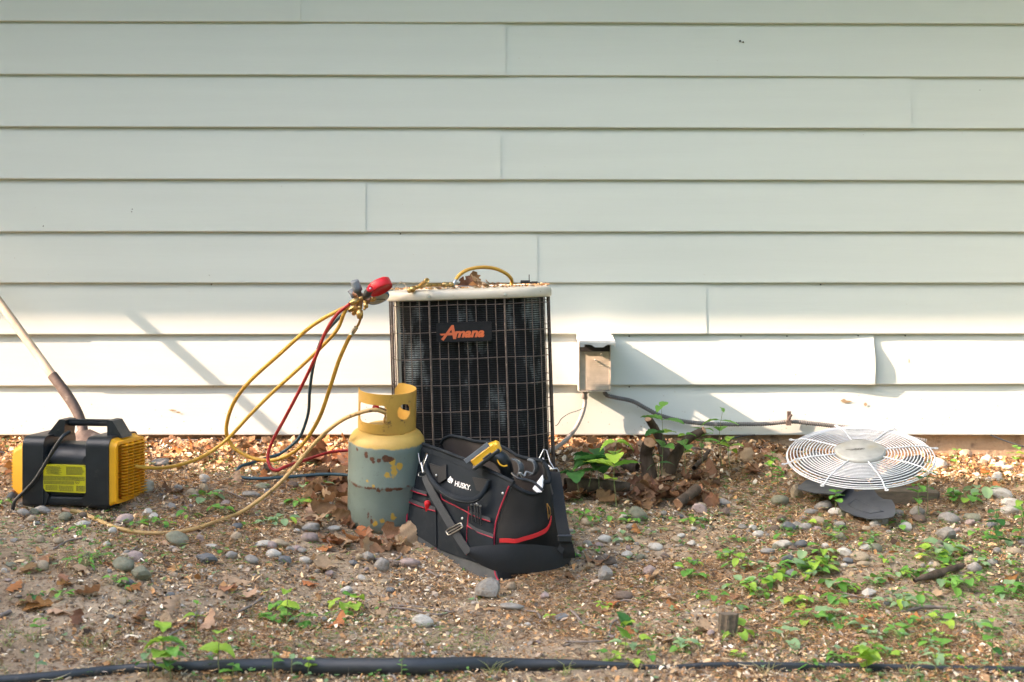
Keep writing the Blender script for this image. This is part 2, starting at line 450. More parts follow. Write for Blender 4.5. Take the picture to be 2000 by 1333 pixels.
for i, (x, y, h, r) in enumerate(((-8, -20, 8.5, 3.8), (-1.0, -22, 9, 4.2), (6.0, -19, 9, 4), (8.5, -9.5, 8, 3.4), (6.8, -4.3, 7, 2.8))):
    broadleaf(x, y, h, r, ('%s broadleaf tree added behind the camera to tint the light, counted from the left' % ('first', 'second', 'third', 'fourth', 'fifth')[i]) if i < 3 else ('unseen broadleaf tree added at right to dim the wall, out on the lawn', 'unseen broadleaf tree added at right to dim the wall, close to the house')[i - 3], 20 + i)
# ------------------------------------------------------------------ more materials
M['cream'] = mat('cream_enamel', (.52, .485, .40, 1), (.44, .40, .32, 1), scale=9, rough=.38, c3=(.22, .14, .08, 1), s3=55, t3=(.68, .76), bump=.0004, bscale=40)
M['wire'] = mat('wire_coated', (.12, .09, .075, 1), (.08, .06, .048, 1), scale=60, rough=.6, c3=(.26, .19, .15, 1), s3=35)
M['black_void'] = mat('dark_inside', (.012, .012, .012, 1), rough=.9)
M['zinc'] = mat('zinc_screw', (.55, .56, .56, 1), rough=.35, metal=.9)
M['steel'] = mat('bright_steel', (.62, .62, .60, 1), (.4, .4, .38, 1), scale=40, rough=.28, metal=1)
M['brass'] = mat('brass', (.62, .42, .16, 1), (.42, .27, .10, 1), scale=60, rough=.36, metal=.95, c3=(.25, .17, .08, 1), s3=40)
M['copper'] = mat('worn_bronze', (.42, .22, .12, 1), (.28, .15, .09, 1), scale=60, rough=.4, metal=.8)
M['badge'] = mat('badge_black', (.006, .007, .009, 1), (.012, .012, .014, 1), scale=50, rough=.5, spec=.25, c3=(.12, .1, .08, 1), s3=120, t3=(.68, .75))
M['badge_orange'] = mat('badge_orange', (.62, .13, .035, 1), (.5, .11, .04, 1), rough=.5)
M['red_rubber'] = mat('red_rubber', (.60, .012, .020, 1), (.45, .012, .018, 1), scale=20, rough=.42, spec=.4)
M['blue_rubber'] = mat('blue_rubber', (.010, .16, .34, 1), (.012, .12, .26, 1), scale=20, rough=.45)
M['grey_plastic'] = mat('grey_plastic', (.16, .18, .20, 1), (.12, .135, .15, 1), scale=40, rough=.5, c3=(.3, .28, .25, 1), s3=60, t3=(.62, .8))
M['black_plastic'] = mat('black_plastic', (.008, .011, .014, 1), (.015, .019, .023, 1), scale=14, rough=.38, spec=.45, c3=(.12, .105, .09, 1), s3=9, t3=(.55, .85), bump=.0004, bscale=250)
M['yellow_plastic'] = mat('yellow_plastic', (.84, .40, .008, 1), (.76, .35, .008, 1), scale=12, rough=.45, c3=(.45, .24, .05, 1), s3=26, t3=(.64, .8))
M['label_yellow'] = mat('label_yellow', (.50, .46, .010, 1), (.44, .40, .010, 1), scale=30, rough=.4)
M['print'] = mat('label_print', (.05, .05, .02, 1), rough=.6)
M['yellow_hose'] = mat('yellow_hose', (.60, .34, .04, 1), (.46, .25, .035, 1), scale=20, rough=.42, c3=(.22, .14, .05, 1), s3=70, t3=(.6, .72), spec=.5)
M['tan_hose'] = mat('dirty_tan_hose', (.52, .33, .12, 1), (.38, .24, .09, 1), scale=12, rough=.5, c3=(.12, .075, .035, 1), s3=60, t3=(.6, .7))
M['red_hose'] = mat('red_hose', (.42, .022, .022, 1), (.28, .018, .018, 1), scale=20, rough=.45)
M['blue_hose'] = mat('blue_hose', (.018, .055, .075, 1), (.03, .07, .09, 1), scale=20, rough=.45)
M['glass_face'] = mat('gauge_face', (.42, .42, .40, 1), (.3, .3, .28, 1), scale=40, rough=.25)

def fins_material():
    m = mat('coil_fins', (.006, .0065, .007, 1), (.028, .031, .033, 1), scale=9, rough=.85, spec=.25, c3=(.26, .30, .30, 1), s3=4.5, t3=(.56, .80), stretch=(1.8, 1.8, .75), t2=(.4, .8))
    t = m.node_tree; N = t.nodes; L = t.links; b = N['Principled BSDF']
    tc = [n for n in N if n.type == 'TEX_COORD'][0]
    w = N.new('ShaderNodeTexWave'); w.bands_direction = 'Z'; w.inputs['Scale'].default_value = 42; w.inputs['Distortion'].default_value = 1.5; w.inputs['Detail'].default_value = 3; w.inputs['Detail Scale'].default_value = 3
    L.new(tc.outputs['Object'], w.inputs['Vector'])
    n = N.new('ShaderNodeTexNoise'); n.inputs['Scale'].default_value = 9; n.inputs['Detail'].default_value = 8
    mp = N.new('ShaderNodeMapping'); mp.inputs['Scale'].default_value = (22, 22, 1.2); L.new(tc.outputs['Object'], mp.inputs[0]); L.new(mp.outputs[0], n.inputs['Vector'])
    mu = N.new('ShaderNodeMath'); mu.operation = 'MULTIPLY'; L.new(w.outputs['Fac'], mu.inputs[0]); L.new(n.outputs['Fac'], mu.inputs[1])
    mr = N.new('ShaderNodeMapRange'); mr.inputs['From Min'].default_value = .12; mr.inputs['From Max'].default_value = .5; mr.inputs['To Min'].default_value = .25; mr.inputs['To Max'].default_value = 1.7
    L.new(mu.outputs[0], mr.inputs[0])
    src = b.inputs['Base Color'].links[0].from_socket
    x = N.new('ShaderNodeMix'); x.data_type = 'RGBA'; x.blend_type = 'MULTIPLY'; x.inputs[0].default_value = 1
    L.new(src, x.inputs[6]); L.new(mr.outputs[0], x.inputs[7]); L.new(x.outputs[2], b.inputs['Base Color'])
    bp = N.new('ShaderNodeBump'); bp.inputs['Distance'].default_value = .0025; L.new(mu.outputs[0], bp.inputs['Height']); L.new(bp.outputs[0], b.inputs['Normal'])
    return m
M['fins'] = fins_material()

def text_mesh(body, size=1.0, extrude=.01, offset=0.0, shear=0.0):
    c = bpy.data.curves.new('t', 'FONT'); c.body = body; c.size = size; c.extrude = extrude; c.offset = offset; c.shear = shear; c.resolution_u = 3
    o = bpy.data.objects.new('t', c); COL.objects.link(o); dg = bpy.context.evaluated_depsgraph_get(); dg.update()
    me = bpy.data.meshes.new_from_object(o.evaluated_get(dg)); bpy.data.objects.remove(o)
    vs = [v.co.copy() for v in me.vertices]; fs = [tuple(p.vertices) for p in me.polygons]; bpy.data.meshes.remove(me); bpy.data.curves.remove(c)
    return vs, fs

def rsq(hw, hd, r, n=10):
    """rounded square loop, n points on each corner arc"""
    out = []
    for q, (sx, sy) in enumerate(((1, -1), (1, 1), (-1, 1), (-1, -1))):
        for k in range(n + 1):
            a = -math.pi / 2 + math.pi / 2 * (q + k / n)
            out.append((sx * (hw - r) + r * math.cos(a), sy * (hd - r) + r * math.sin(a)))
    return out
def resample(loop, n):
    pts = [Vector((x, y, 0)) for x, y in loop]; pts.append(pts[0]); L = [0]
    for a, b in zip(pts, pts[1:]): L.append(L[-1] + (b - a).length)
    out = []; j = 0
    for i in range(n):
        s = L[-1] * i / n
        while L[j + 1] < s: j += 1
        out.append(pts[j].lerp(pts[j + 1], (s - L[j]) / max(1e-9, L[j + 1] - L[j])))
    return out, L[-1]

# ------------------------------------------------------------------ air conditioner
ACX, ACY, ACZ, HW, HR = -.128, -.545, -.04, .277, .135
ac = empty('air_conditioner', (ACX, ACY, ACZ), 'old square outdoor air conditioner with wire grille and orange lettered badge, leaning by the wall', 'air conditioner')
ac.rotation_euler = (0, math.radians(-1.8), 0)
ACM = Matrix.LocRotScale(ac.location, ac.rotation_euler, Vector((1, 1, 1)))
def local(mb, name, m, parent, **k):
    """part given in the thing's own coordinates"""
    o = bpy.data.objects.new(name, mb.mesh(name, m)); return link(o, parent, **k)
def ringrows(rows, r0=HR):
    return [[(p.x, p.y, z) for p in resample(rsq(hw, hw, max(.02, r0 + hw - HW)), 96)[0]] for hw, z in rows]
mb = MB(); mb.grid(ringrows([(HW - .022, -.04), (HW - .022, .15), (HW - .022, .3), (HW - .022, .45), (HW - .022, .606)]), True, True)
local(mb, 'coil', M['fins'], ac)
mb = MB(); mb.grid(ringrows([(HW - .02, -.12), (HW + .002, -.12), (HW + .003, -.04), (HW - .01, -.036), (HW - .03, -.036)]), False, True)
local(mb, 'base_pan', M['wire'], ac)
# lid: rounded rim, top plate and the round fan opening
rows = ringrows([(HW - .004, .607), (HW + .004, .606), (HW + .0075, .610), (HW + .0075, .628), (HW + .004, .636), (HW - .004, .6405), (HW - .02, .6415)])
n = 96
loopo = rows[-1]
for rr, z in ((.236, .642), (.228, .648), (.222, .648), (.220, .625)):
    rows.append([(rr * math.cos(math.atan2(y, x)), rr * math.sin(math.atan2(y, x)), z) for x, y, _ in loopo])
mb = MB(); mb.grid(rows, True, True)
lid = local(mb, 'lid', M['cream'], ac)
mb = MB(); mb.lathe([(.001, .50), (.25, .50)], (0, 0, 0), seg=32, smooth=False); local(mb, 'dark_inside_disc', M['black_void'], ac)  # near-black disc: the darkness inside the cabinet is put into its colour
for lx in (-.131, .124):
    mb = MB(); mb.lathe([(0, .005), (.004, .005), (.0055, .003), (.0055, 0)], (lx, -HW - .0078, .620), (0, -1, 0), 6, smooth=False)
    mb.lathe([(.0085, .001), (.0085, 0)], (lx, -HW - .0076, .620), (0, -1, 0), 14)
    local(mb, 'screw', M['zinc'], ac)
# cream corner post showing behind the grille at the left
mb = MB(); mb.box((-HW + .032, -HW + .062, .31), (.012, .012, .59), Matrix.Rotation(.7, 3, 'Z')); local(mb, 'corner_post', M['cream'], ac)
gl, per = resample(rsq(HW, HW, HR), 512)
start = min(range(512), key=lambda i: (gl[i] - Vector((-.004, -HW, 0))).length)
vw = MB(); vw.tube([(0, 0, -.038), (0, 0, .3), (0, 0, .609)], .0016, 6); vme = vw.mesh('wire', M['wire'])
tw = MB(); tw.tube([(0, 0, -.038), (0, 0, .3), (0, 0, .612)], .0034, 8); tme = tw.mesh('support_rod', M['wire'])
nw = int(round(per / .0318))
for i in range(nw):
    p = gl[(start + int(round(512 * i / nw))) % 512]
    thick = (i in (4, nw - 4))
    o = bpy.data.objects.new('support_rod' if thick else 'wire', tme if thick else vme); link(o, ac)
    o.location = (p.x + rnd.uniform(-.0008, .0008), p.y, 0); o.rotation_euler = (0, rnd.uniform(-.003, .003), 0)
for j, z in enumerate((.588, .498, .408, .319, .230, .141, .052, -.036)):
    loop, _ = resample(rsq(HW - .002, HW - .002, HR - .002), 72)
    mb = MB(); mb.tube([(p.x, p.y, z + .0012 * math.sin(i * .7 + j)) for i, p in enumerate(loop)], .0015, 6, closed=True); local(mb, 'wire_ring', M['wire'], ac)
# badge
BC = Vector((-.017, -HW - .006, .498))
bd = MB(); lp = rsq(.0935, .033, .006, 4)
bd.slab([(BC.x + x, BC.y, BC.z + y) for x, y in lp], (0, -1, 0), .004)
badge = local(bd, 'badge', M['badge'], ac)
fr = MB(); fr.tube([(BC.x + x * .975, BC.y - .0004, BC.z + y * .94) for x, y in lp], .0008, 5, closed=True); local(fr, 'badge_edge', M['badge'], badge)
lt = MB()
def put_text(mb, body, size, x, z, y, off, shear, sxy=(1, 1), ext=.0006):
    vs, fs = text_mesh(body, size, ext, off, shear)
    mb.add([(x + v.x * sxy[0], y - v.z, z + v.y * sxy[1]) for v in vs], fs)
yb = BC.y - .0006
put_text(lt, 'A', .064, BC.x - .074, BC.z - .0215, yb, .0016, .30, (1.05, 1))
put_text(lt, 'mana', .0415, BC.x - .036, BC.z - .0175, yb - .0003, .0018, .28, (1.14, 1))
lt.slab([(BC.x - .082, yb - .0009, BC.z - .004), (BC.x - .050, yb - .0009, BC.z - .0035), (BC.x - .034, yb - .0009, BC.z - .002), (BC.x - .034, yb - .0009, BC.z - .0075), (BC.x - .078, yb - .0009, BC.z - .010)], (0, -1, 0), .0009)
lt.slab([(BC.x - .078, yb - .0012, BC.z - .022), (BC.x - .070, yb - .0012, BC.z - .028), (BC.x - .060, yb - .0012, BC.z - .014), (BC.x - .066, yb - .0012, BC.z - .010)], (0, -1, 0), .0009)
local(lt, 'lettering', M['badge_orange'], badge)
pad = MB(); pad.box((ACX + .01, ACY, -.205), (.62, .60, .10), bev=.01)
pd = pad.build('concrete_pad', M['concrete']); tag(pd, 'half buried concrete pad under the air conditioner', 'concrete pad'); origin_to(pd, (ACX, ACY, -.25))

# ------------------------------------------------------------------ gas cylinder
def tank_material():
    m = bpy.data.materials.new('cylinder_paint'); m.use_nodes = True; t = m.node_tree; N = t.nodes; L = t.links; b = N['Principled BSDF']
    tc = N.new('ShaderNodeTexCoord'); O = tc.outputs['Object']
    def nz(s, d=6):
        n = N.new('ShaderNodeTexNoise'); n.inputs['Scale'].default_value = s; n.inputs['Detail'].default_value = d; n.inputs['Roughness'].default_value = .65; L.new(O, n.inputs['Vector']); return n.outputs['Fac']
    def mth(op, a, c):
        x = N.new('ShaderNodeMath'); x.operation = op
        for i, v in enumerate((a, c)):
            if isinstance(v, (int, float)): x.inputs[i].default_value = v
            else: L.new(v, x.inputs[i])
        return x.outputs[0]
    def step(v, a, c):
        r = N.new('ShaderNodeMapRange'); r.inputs['From Min'].default_value = a; r.inputs['From Max'].default_value = c; L.new(v, r.inputs[0]); return r.outputs[0]
    def mix(f, a, c):
        x = N.new('ShaderNodeMix'); x.data_type = 'RGBA'; L.new(f, x.inputs[0])
        for i, v in ((6, a), (7, c)):
            if isinstance(v, tuple): x.inputs[i].default_value = v
            else: L.new(v, x.inputs[i])
        return x.outputs[2]
    sp = N.new('ShaderNodeSeparateXYZ'); L.new(O, sp.inputs[0])
    grey = mix(step(nz(6), .35, .7), (.175, .225, .195, 1), (.14, .18, .152, 1))
    grey = mix(step(nz(45), .62, .75), grey, (.10, .11, .09, 1))
    yel = mix(step(nz(9), .35, .65), (.58, .37, .085, 1), (.50, .31, .07, 1))
    yel = mix(step(nz(60), .66, .76), yel, (.22, .13, .05, 1))
    zz = mth('ADD', sp.outputs['Z'], mth('MULTIPLY', mth('SUBTRACT', nz(22), .5), .022))
    col = mix(step(zz, .291, .296), grey, yel)
    # yellow overspray flecks on the grey, rust spots and the rusty seam
    def spots(lst, wob, sc):
        cur = None; w = nz(sc)
        for x, z, r, s in lst:
            y = -math.sqrt(max(0, .1225 ** 2 - x * x)); d = N.new('ShaderNodeVectorMath'); d.operation = 'DISTANCE'
            cmb = N.new('ShaderNodeVectorMath'); cmb.operation = 'MULTIPLY'; L.new(O, cmb.inputs[0]); cmb.inputs[1].default_value = (1, 1, s)
            L.new(cmb.outputs[0], d.inputs[0]); d.inputs[1].default_value = (x, y, z * s)
            v = mth('SUBTRACT', d.outputs['Value'], r)
            cur = v if cur is None else mth('MINIMUM', cur, v)
        v = mth('ADD', cur, mth('MULTIPLY', mth('SUBTRACT', w, .5), wob)); return step(v, .0015, -.0015)
    col = mix(spots([(.034, .225, .010, .5), (.030, .255, .010, 1), (.05, .24, .012, 1), (.0, .06, .006, .6), (-.022, .055, .007, .7), (.035, .075, .008, .8), (.015, .21, .008, 1), (-.05, .19, .003, 1), (-.03, .175, .004, 1)], .03, 60), col, (.48, .30, .045, 1))
    rust = mix(step(nz(120), .3, .7), (.055, .022, .012, 1), (.14, .05, .022, 1))
    col = mix(spots([(.010, .265, .014, 1.3), (.022, .264, .012, 1.4), (-.012, .258, .007, 1), (-.035, .262, .009, 1.2), (-.030, .252, .005, 1), (-.055, .272, .008, .8), (-.085, .283, .005, 1), (-.012, .162, .006, 1), (.02, .163, .012, 2.5), (.05, .165, .014, 3), (-.042, .166, .007, 1.5), (-.035, .06, .003, .25), (-.045, .075, .002, .3)], .020, 90), col, rust)
    seam = mth('MULTIPLY', step(mth('ABSOLUTE', mth('SUBTRACT', zz, .168), 0), .006, .002), step(nz(30), .48, .56))
    col = mix(seam, col, rust)
    L.new(col, b.inputs['Base Color']); b.inputs['Roughness'].default_value = .5
    bp = N.new('ShaderNodeBump'); bp.inputs['Distance'].default_value = .0012; L.new(nz(70, 10), bp.inputs['Height']); L.new(bp.outputs[0], b.inputs['Normal'])
    return m
M['tank'] = tank_material()
M['collar'] = mat('collar_paint', (.50, .30, .055, 1), (.42, .24, .045, 1), scale=14, rough=.48, c3=(.11, .06, .03, 1), s3=38, t3=(.62, .72), bump=.0005, bscale=120)
tank = empty('gas_cylinder', (-.418, -.905, -.187), 'worn refrigerant cylinder, yellow collar over grey green rusty body, left of the black bag', 'gas cylinder')
tank.scale = (1.02, 1.02, 1.02); tank.rotation_euler = (math.radians(8.0), math.radians(1.6), 0)
mb = MB(); mb.lathe([(.085, .012), (.108, .016), (.118, .030), (.1222, .05), (.1225, .10), (.1225, .160), (.1238, .165), (.1238, .171), (.1225, .176), (.1225, .27), (.1222, .288), (.119, .302), (.108, .318), (.09, .331), (.06, .343), (.025, .348), (.0, .349)], (0, 0, 0), seg=72)
local(mb, 'body', M['tank'], tank)
mb = MB(); mb.lathe([(.098, -.02), (.104, -.02), (.106, .022)], (0, 0, 0), seg=48); local(mb, 'foot_ring', M['tank'], tank)
mb = MB(); CR = .0925
A0, A1, NA, NH = -96, 170, 220, 54
def collar_hole(a, h):
    # window at the left front, round hole at the right front, window in the back piece
    u = (a + 31) / 35; v = (h - .396) / .0315
    if abs(u) < 1 and abs(v) < 1 and (abs(u) ** 6 + abs(v) ** 6) < 1: return True
    if ((a - 41) * math.pi / 180 * CR / .0255) ** 2 + ((h - .404) / .0255) ** 2 < 1: return True
    u = (a - 137) / 20; v = (h - .40) / .026
    return abs(u) ** 5 + abs(v) ** 5 < 1
def cpos(a, h, r):
    t = math.radians(a); return (r * math.sin(t), -r * math.cos(t), h)
H0, H1 = .334, .462
vi = {}; vs = []; fs = []
def cv(i, j, s):
    if (i, j, s) not in vi:
        a = A0 + (A1 - A0) * i / NA; top = H1
        top -= .055 * sm(A0 + 13, A0, a) ** .6 * 0 + .02 * sm(A1 - 10, A1, a) 
        h = H0 + (top - H0) * j / NH
        vi[(i, j, s)] = len(vs); vs.append(cpos(a, h, CR - .0028 * s))
    return vi[(i, j, s)]
cell = {(i, j): not collar_hole(A0 + (A1 - A0) * (i + .5) / NA, H0 + (H1 - H0) * (j + .5) / NH) for i in range(NA) for j in range(NH)}
for (i, j), on in cell.items():
    if not on: continue
    fs.append((cv(i, j, 0), cv(i + 1, j, 0), cv(i + 1, j + 1, 0), cv(i, j + 1, 0)))
    fs.append((cv(i, j, 1), cv(i, j + 1, 1), cv(i + 1, j + 1, 1), cv(i + 1, j, 1)))
    for di, dj, a, b in ((-1, 0, (i, j + 1), (i, j)), (1, 0, (i + 1, j), (i + 1, j + 1)), (0, -1, (i, j), (i + 1, j)), (0, 1, (i + 1, j + 1), (i, j + 1))):
        if not cell.get((i + di, j + dj), False):
            fs.append((cv(*a, 0), cv(*a, 1), cv(*b, 1), cv(*b, 0)))
mb.add(vs, fs, False)
for a in (38, -80, 150):
    rows = [[cpos(a + da, h, CR - .001 - k) for da in range(-6, 7, 2)] for k, h in ((0, H0 + .001), (.004, H0 - .012), (.012, H0 - .018))]
    mb.grid(rows)
local(mb, 'collar', M['collar'], tank)
mb = MB(); mb.lathe([(.012, .345), (.012, .365), (.009, .367), (.009, .40), (.007, .402)], (0, 0, 0), seg=16, capt=True)
mb.tube([(-.002, -.002, .386), (-.030, -.012, .397)], .008, 12); mb.tube([(.0, .0, .375), (.028, .02, .378)], .008, 12)
valve = local(mb, 'valve', M['brass'], tank)
mb = MB(); mb.lathe([(.0, .008), (.010, .008), (.0135, .004), (.0135, -.004), (.010, -.008), (0, -.008)], (-.036, -.014, .400), (-.9, -.35, .28), 8, smooth=False); local(mb, 'valve_knob', M['red_rubber'], valve)
mb = MB(); mb.lathe([(.0, .012), (.007, .012), (.008, 0), (.0, 0)], (.012, .0, .405), (0, 0, 1), 8, smooth=False); local(mb, 'valve_stem', M['steel'], valve)

# ------------------------------------------------------------------ recovery machine
rm = empty('recovery_machine', P(213, 994, 4.47), 'black and yellow refrigerant recovery machine with carry handle and louvred end', 'pump')
rm.rotation_euler = (0, 0, math.radians(-9)); rm.scale = (1.09, 1, 1)
def prof_x(mb, prof, x0, x1, sc=1.0, caps=True):
    rows = [[(x, y, z) for y, z in prof] for x in (x0, x1)]
    mb.grid(rows[::-1], True, True)
    if caps:
        mb.add([(x1, y, z) for y, z in prof], [tuple(range(len(prof)))]); mb.add([(x0, y, z) for y, z in prof], [tuple(range(len(prof)))[::-1]])
def rprof(y0, y1, z0, z1, r, n=5, rb=.012):
    out = []
    for cx, cz, a0, rr in ((y1 - r, z1 - r, 0, r), (y0 + r, z1 - r, 90, r), (y0 + rb, z0 + rb, 180, rb), (y1 - rb, z0 + rb, 270, rb)):
        for k in range(n + 1):
            a = math.radians(a0 + 90 * k / n); out.append((cx + rr * math.cos(a), cz + rr * math.sin(a)))
    return out
body = MB(); prof_x(body, rprof(.022, .21, .004, .192, .055, 7), -.20, -.07)
core = local(body, 'motor_housing', M['black_plastic'], rm)
bb = MB(); prof_x(bb, rprof(.012, .215, .002, .035, .012), -.262, -.01)
local(bb, 'base', M['black_plastic'], rm)
for x0, x1 in ((-.268, -.203), (-.072, -.002)):
    b_ = MB(); prof_x(b_, rprof(0, .225, 0, .222, .032, 6), x0, x1)
    local(b_, 'shell_band', M['black_plastic'], rm)
# moulded surround that frames the yellow label
sp = MB()
def face(px, py, off=0.0):   # a point on the machine's front, in its own coordinates
    return Vector(((px - 213) / 614.0, off, (994 - py) / 621.0))
for s in (0, 1):
    o = [face(*q, .0045) for q in ([(90, 893), (97, 905), (86, 924), (84, 940), (88, 958), (98, 972), (92, 990), (88, 990), (88, 893)] if s == 0 else [(166, 893), (160, 903), (172, 912), (178, 930), (178, 948), (172, 965), (160, 975), (164, 990), (172, 990), (172, 893)])]
    if s == 0: o = o[::-1]
    sp = MB(); sp.slab(o[::-1], (0, -1, 0), .02); local(sp, 'label_surround', M['black_plastic'], rm)
lb = MB(); pts = [(93, 911), (166, 912)] + [(175.5 - 9 * abs(t) ** 2.2, 939 + 26 * t) for t in (-.8, -.5, -.2, .2, .5, .8)] + [(167, 965), (93, 963.5)] + [(83.5 + 9 * abs(t) ** 2.2, 937 - 26 * t) for t in (-.8, -.5, -.2, .2, .5, .8)]
lb.slab([face(x, y, .0005) for x, y in pts][::-1], (0, -1, 0), .025)
label = local(lb, 'warning_label', M['label_yellow'], rm)
pr = MB(); R_ = random.Random(5)
def line(x0, x1, y, hgt=.9):
    x = x0
    while x < x1:
        w = R_.uniform(1.2, 4.5); w = min(w, x1 - x)
        a = face(x, y, -.0003); pr.add([a, face(x + w, y, -.0003), face(x + w, y + hgt, -.0003), face(x, y + hgt, -.0003)], [(0, 3, 2, 1)]); x += w + R_.uniform(.5, .9)
for i in range(9): line(94 + (i % 3 == 1) * 2, 125 - R_.uniform(0, 8), 914 + i * 1.8)
for i in range(9): line(132, 167 - R_.uniform(0, 6), 914 + i * 1.8)
for i in range(5): line(88, 171 - R_.uniform(0, 5), 933 + i * 1.75)
for i in range(4): line(90, 147, 942.5 + i * 1.7)
for i in range(5): line(93, 116, 951.5 + i * 2)
for i in range(6): line(118, 146, 951.5 + i * 1.9)
for i in range(6): line(151, 167, 951 + i * 1.9, 1.1)
pr.tube([face(153.5 + 3.6 * math.cos(a), 943.5 + 3.6 * math.sin(a), -.0005) for a in [k * math.pi / 8 for k in range(16)]], .0006, 5, closed=True)
put = text_mesh('UL', .0065, .0002); q = face(151.3, 945.5, -.0006); pr.add([(q.x + v.x, q.y, q.z + v.y) for v in put[0]], put[1])
local(pr, 'label_print', M['print'], label, kind='stuff')
# handle
hd = MB()
hb = MB(); hb.tube([(-.172, .105, .258), (-.025, .105, .258)], .0115, 16); hb.box((-.098, .094, .266), (.135, .004, .003)); handle = local(hb, 'handle', M['black_plastic'], rm)
for sx, x0, x1, xt0, xt1 in ((0, -.232, -.180, -.205, -.170), (1, -.030, .022, -.040, -.010)):
    if sx == 0: pl = [(-.228, .214), (-.172, .214), (-.166, .268), (-.186, .270)]
    else: pl = [(-.036, .214), (.012, .214), (-.020, .268), (-.036, .270)]
    hb = MB(); hb.slab([(x, .070, z) for x, z in pl], (0, -1, 0), .075)
    cx = sum(p[0] for p in pl) / 4 + (-.001 if sx == 0 else .0); hb.lathe([(.0045, .0002), (.0035, .0006), (0, .0004)], (cx, .070, .234), (0, -1, 0), 12)
    local(hb, 'handle_bracket', M['black_plastic'], rm)
# left yellow end cap with small teeth on its outer edge
lc = MB(); P0 = rprof(.012, .21, .012, .212, .03, 6); P1 = rprof(.04, .19, .045, .178, .02, 6)
lc.grid([[(-.268, y, z) for y, z in P0], [(-.318, y, z) for y, z in P1]][::1], True, True); lc.add([(-.318, y, z) for y, z in P1], [tuple(range(len(P1)))[::-1]])
endl = local(lc, 'end_cap', M['yellow_plastic'], rm)
for i in range(13):
    tt = MB(); tt.box((-.319, .115, .055 + i * .0095), (.008, .145, .0045)); local(tt, 'louvre', M['yellow_plastic'], endl)
# right yellow louvred end: deep frame, backing, slats and mullions
fr = MB(); Q0 = rprof(.006, .219, .006, .216, .026, 6); Q1 = rprof(.012, .208, .012, .208, .022, 6); Q2 = rprof(.024, .197, .024, .198, .014, 6)
fr.grid([[(-.002, y, z) for y, z in Q0], [(.010, y, z) for y, z in Q1], [(.016 + .05 * y, y, z) for y, z in Q1], [(.017 + .05 * y, y, z) for y, z in Q2], [(.004, y, z) for y, z in Q2]][::-1], False, True)
endr = local(fr, 'louvred_end', M['yellow_plastic'], rm)
bk = MB(); bk.box((.0055, .11, .11), (.006, .176, .178)); local(bk, 'backing', M['yellow_plastic'], endr)
for i in range(18):
    z = .030 + i * .0095; s = MB()
    s.grid([[(x + .05 * y * w, y, z + dz + (.006 * sm(.05, .0, y))) for y in [.022 + .177 * k / 10 for k in range(11)]] for x, w, dz in ((.008, 0, -.0012), (.0275, 1, -.0012), (.0275, 1, .0012), (.008, 0, .0012))], False, False)
    local(s, 'louvre', M['yellow_plastic'], endr)
for y in (.075, .115, .158):
    s = MB(); s.box((.016 + .05 * y, y, .11), (.014, .003, .176)); local(s, 'mullion', M['yellow_plastic'], endr)
cw = MB(); cw.tube(spline([(-.135, .03, .235), (-.142, .0, .225), (-.158, -.010, .195), (-.19, -.012, .14), (-.22, -.012, .09), (-.255, -.010, .05), (-.285, -.012, .018), (-.292, -.012, -.01)], 6), .0055, 10)
local(cw, 'power_cord', M['black_plastic'], rm)
ft = MB()
for x in (-.235, -.03):
    for y in (.03, .19):
        ft = MB(); ft.box((x, y, -.012), (.03, .03, .03), bev=.004); local(ft, 'foot', M['black_plastic'], rm)
# ------------------------------------------------------------------ hoses
def dpath(pts):
    """photo pixels with depth -> points; depth None = lying on the ground"""
    out = []
    for q in pts:
        px, py, d = q[:3]
        if d is None:
            p = gp(px, py); out.append(p + Vector((0, 0, .004)))
        else:
            p = P(px, py, d)
            if p.z < gz(p.x, p.y) + .006: p = gp(px, py) + Vector((0, 0, .006))
            out.append(p)
    return out
def hose(name, pts, r, m, label, cat='hose', n=8, seg=12, flip=None):
    p = spline(dpath(pts), n); mb = MB(); mb.tube(p, r, seg)
    o = mb.build(name, m); tag(o, label, cat); return origin_to(o, p[-1]), p
hA = [(682, 600, 4.72), (665, 605, 4.73), (609, 637, 4.78), (544, 694, 4.85), (487, 746, 4.93), (455, 790, 4.98), (442, 835, 5.02), (448, 862, 5.04), (465, 881, 5.04), (500, 897, 5.03), (544, 897, 5.0), (587, 872, 4.97), (622, 820, 4.9), (644, 759, 4.84), (661, 707, 4.79), (678, 668, 4.75), (688, 650, 4.73)]
o, pA = hose('charging_hose', hA, .0068, M['yellow_hose'], 'yellow hose in one big hanging loop below the gauge set')
mb = MB(); mb.tube(spline([P(686, 655, 4.73), P(690, 648, 4.73), P(696, 640, 4.72)], 3), .0078, 12); mb.build('ferrule', M['steel'], o)
mb = MB(); mb.tube(spline([P(692, 646, 4.73), P(700, 634, 4.72), P(704, 622, 4.71), P(703, 612, 4.71)], 5), .0042, 10); mb.build('bent_tube', M['brass'], o)
hB = [(678, 602, 4.73), (672, 612, 4.73), (657, 646, 4.75), (618, 688, 4.8), (574, 729, 4.85), (531, 768, 4.88), (487, 812, 4.9), (443, 859, 4.92), (400, 890, 4.9), (360, 906, 4.8), (320, 914, 4.7), (290, 914, 4.62), (262, 911, 4.58)]
o, _ = hose('charging_hose', hB, .0062, M['yellow_hose'], 'yellow hose running straight from the gauge set down to the recovery machine')
hC = [(752, 807, 4.55), (742, 803, 4.53), (731, 801, 4.52), (705, 806, 4.52), (670, 820, 4.56), (635, 846, 4.6), (605, 877, 4.62), (574, 914, 4.62), (544, 946, 4.61), (513, 972, 4.6), (470, 1001, 4.58), (426, 1022, 4.56), (380, 1037, 4.54), (340, 1044, 4.52), (300, 1046, 4.5), (262, 1043, 4.48), (230, 1036, 4.46), (190, 1020, 4.45), (160, 1006, 4.45), (132, 998, 4.44)]
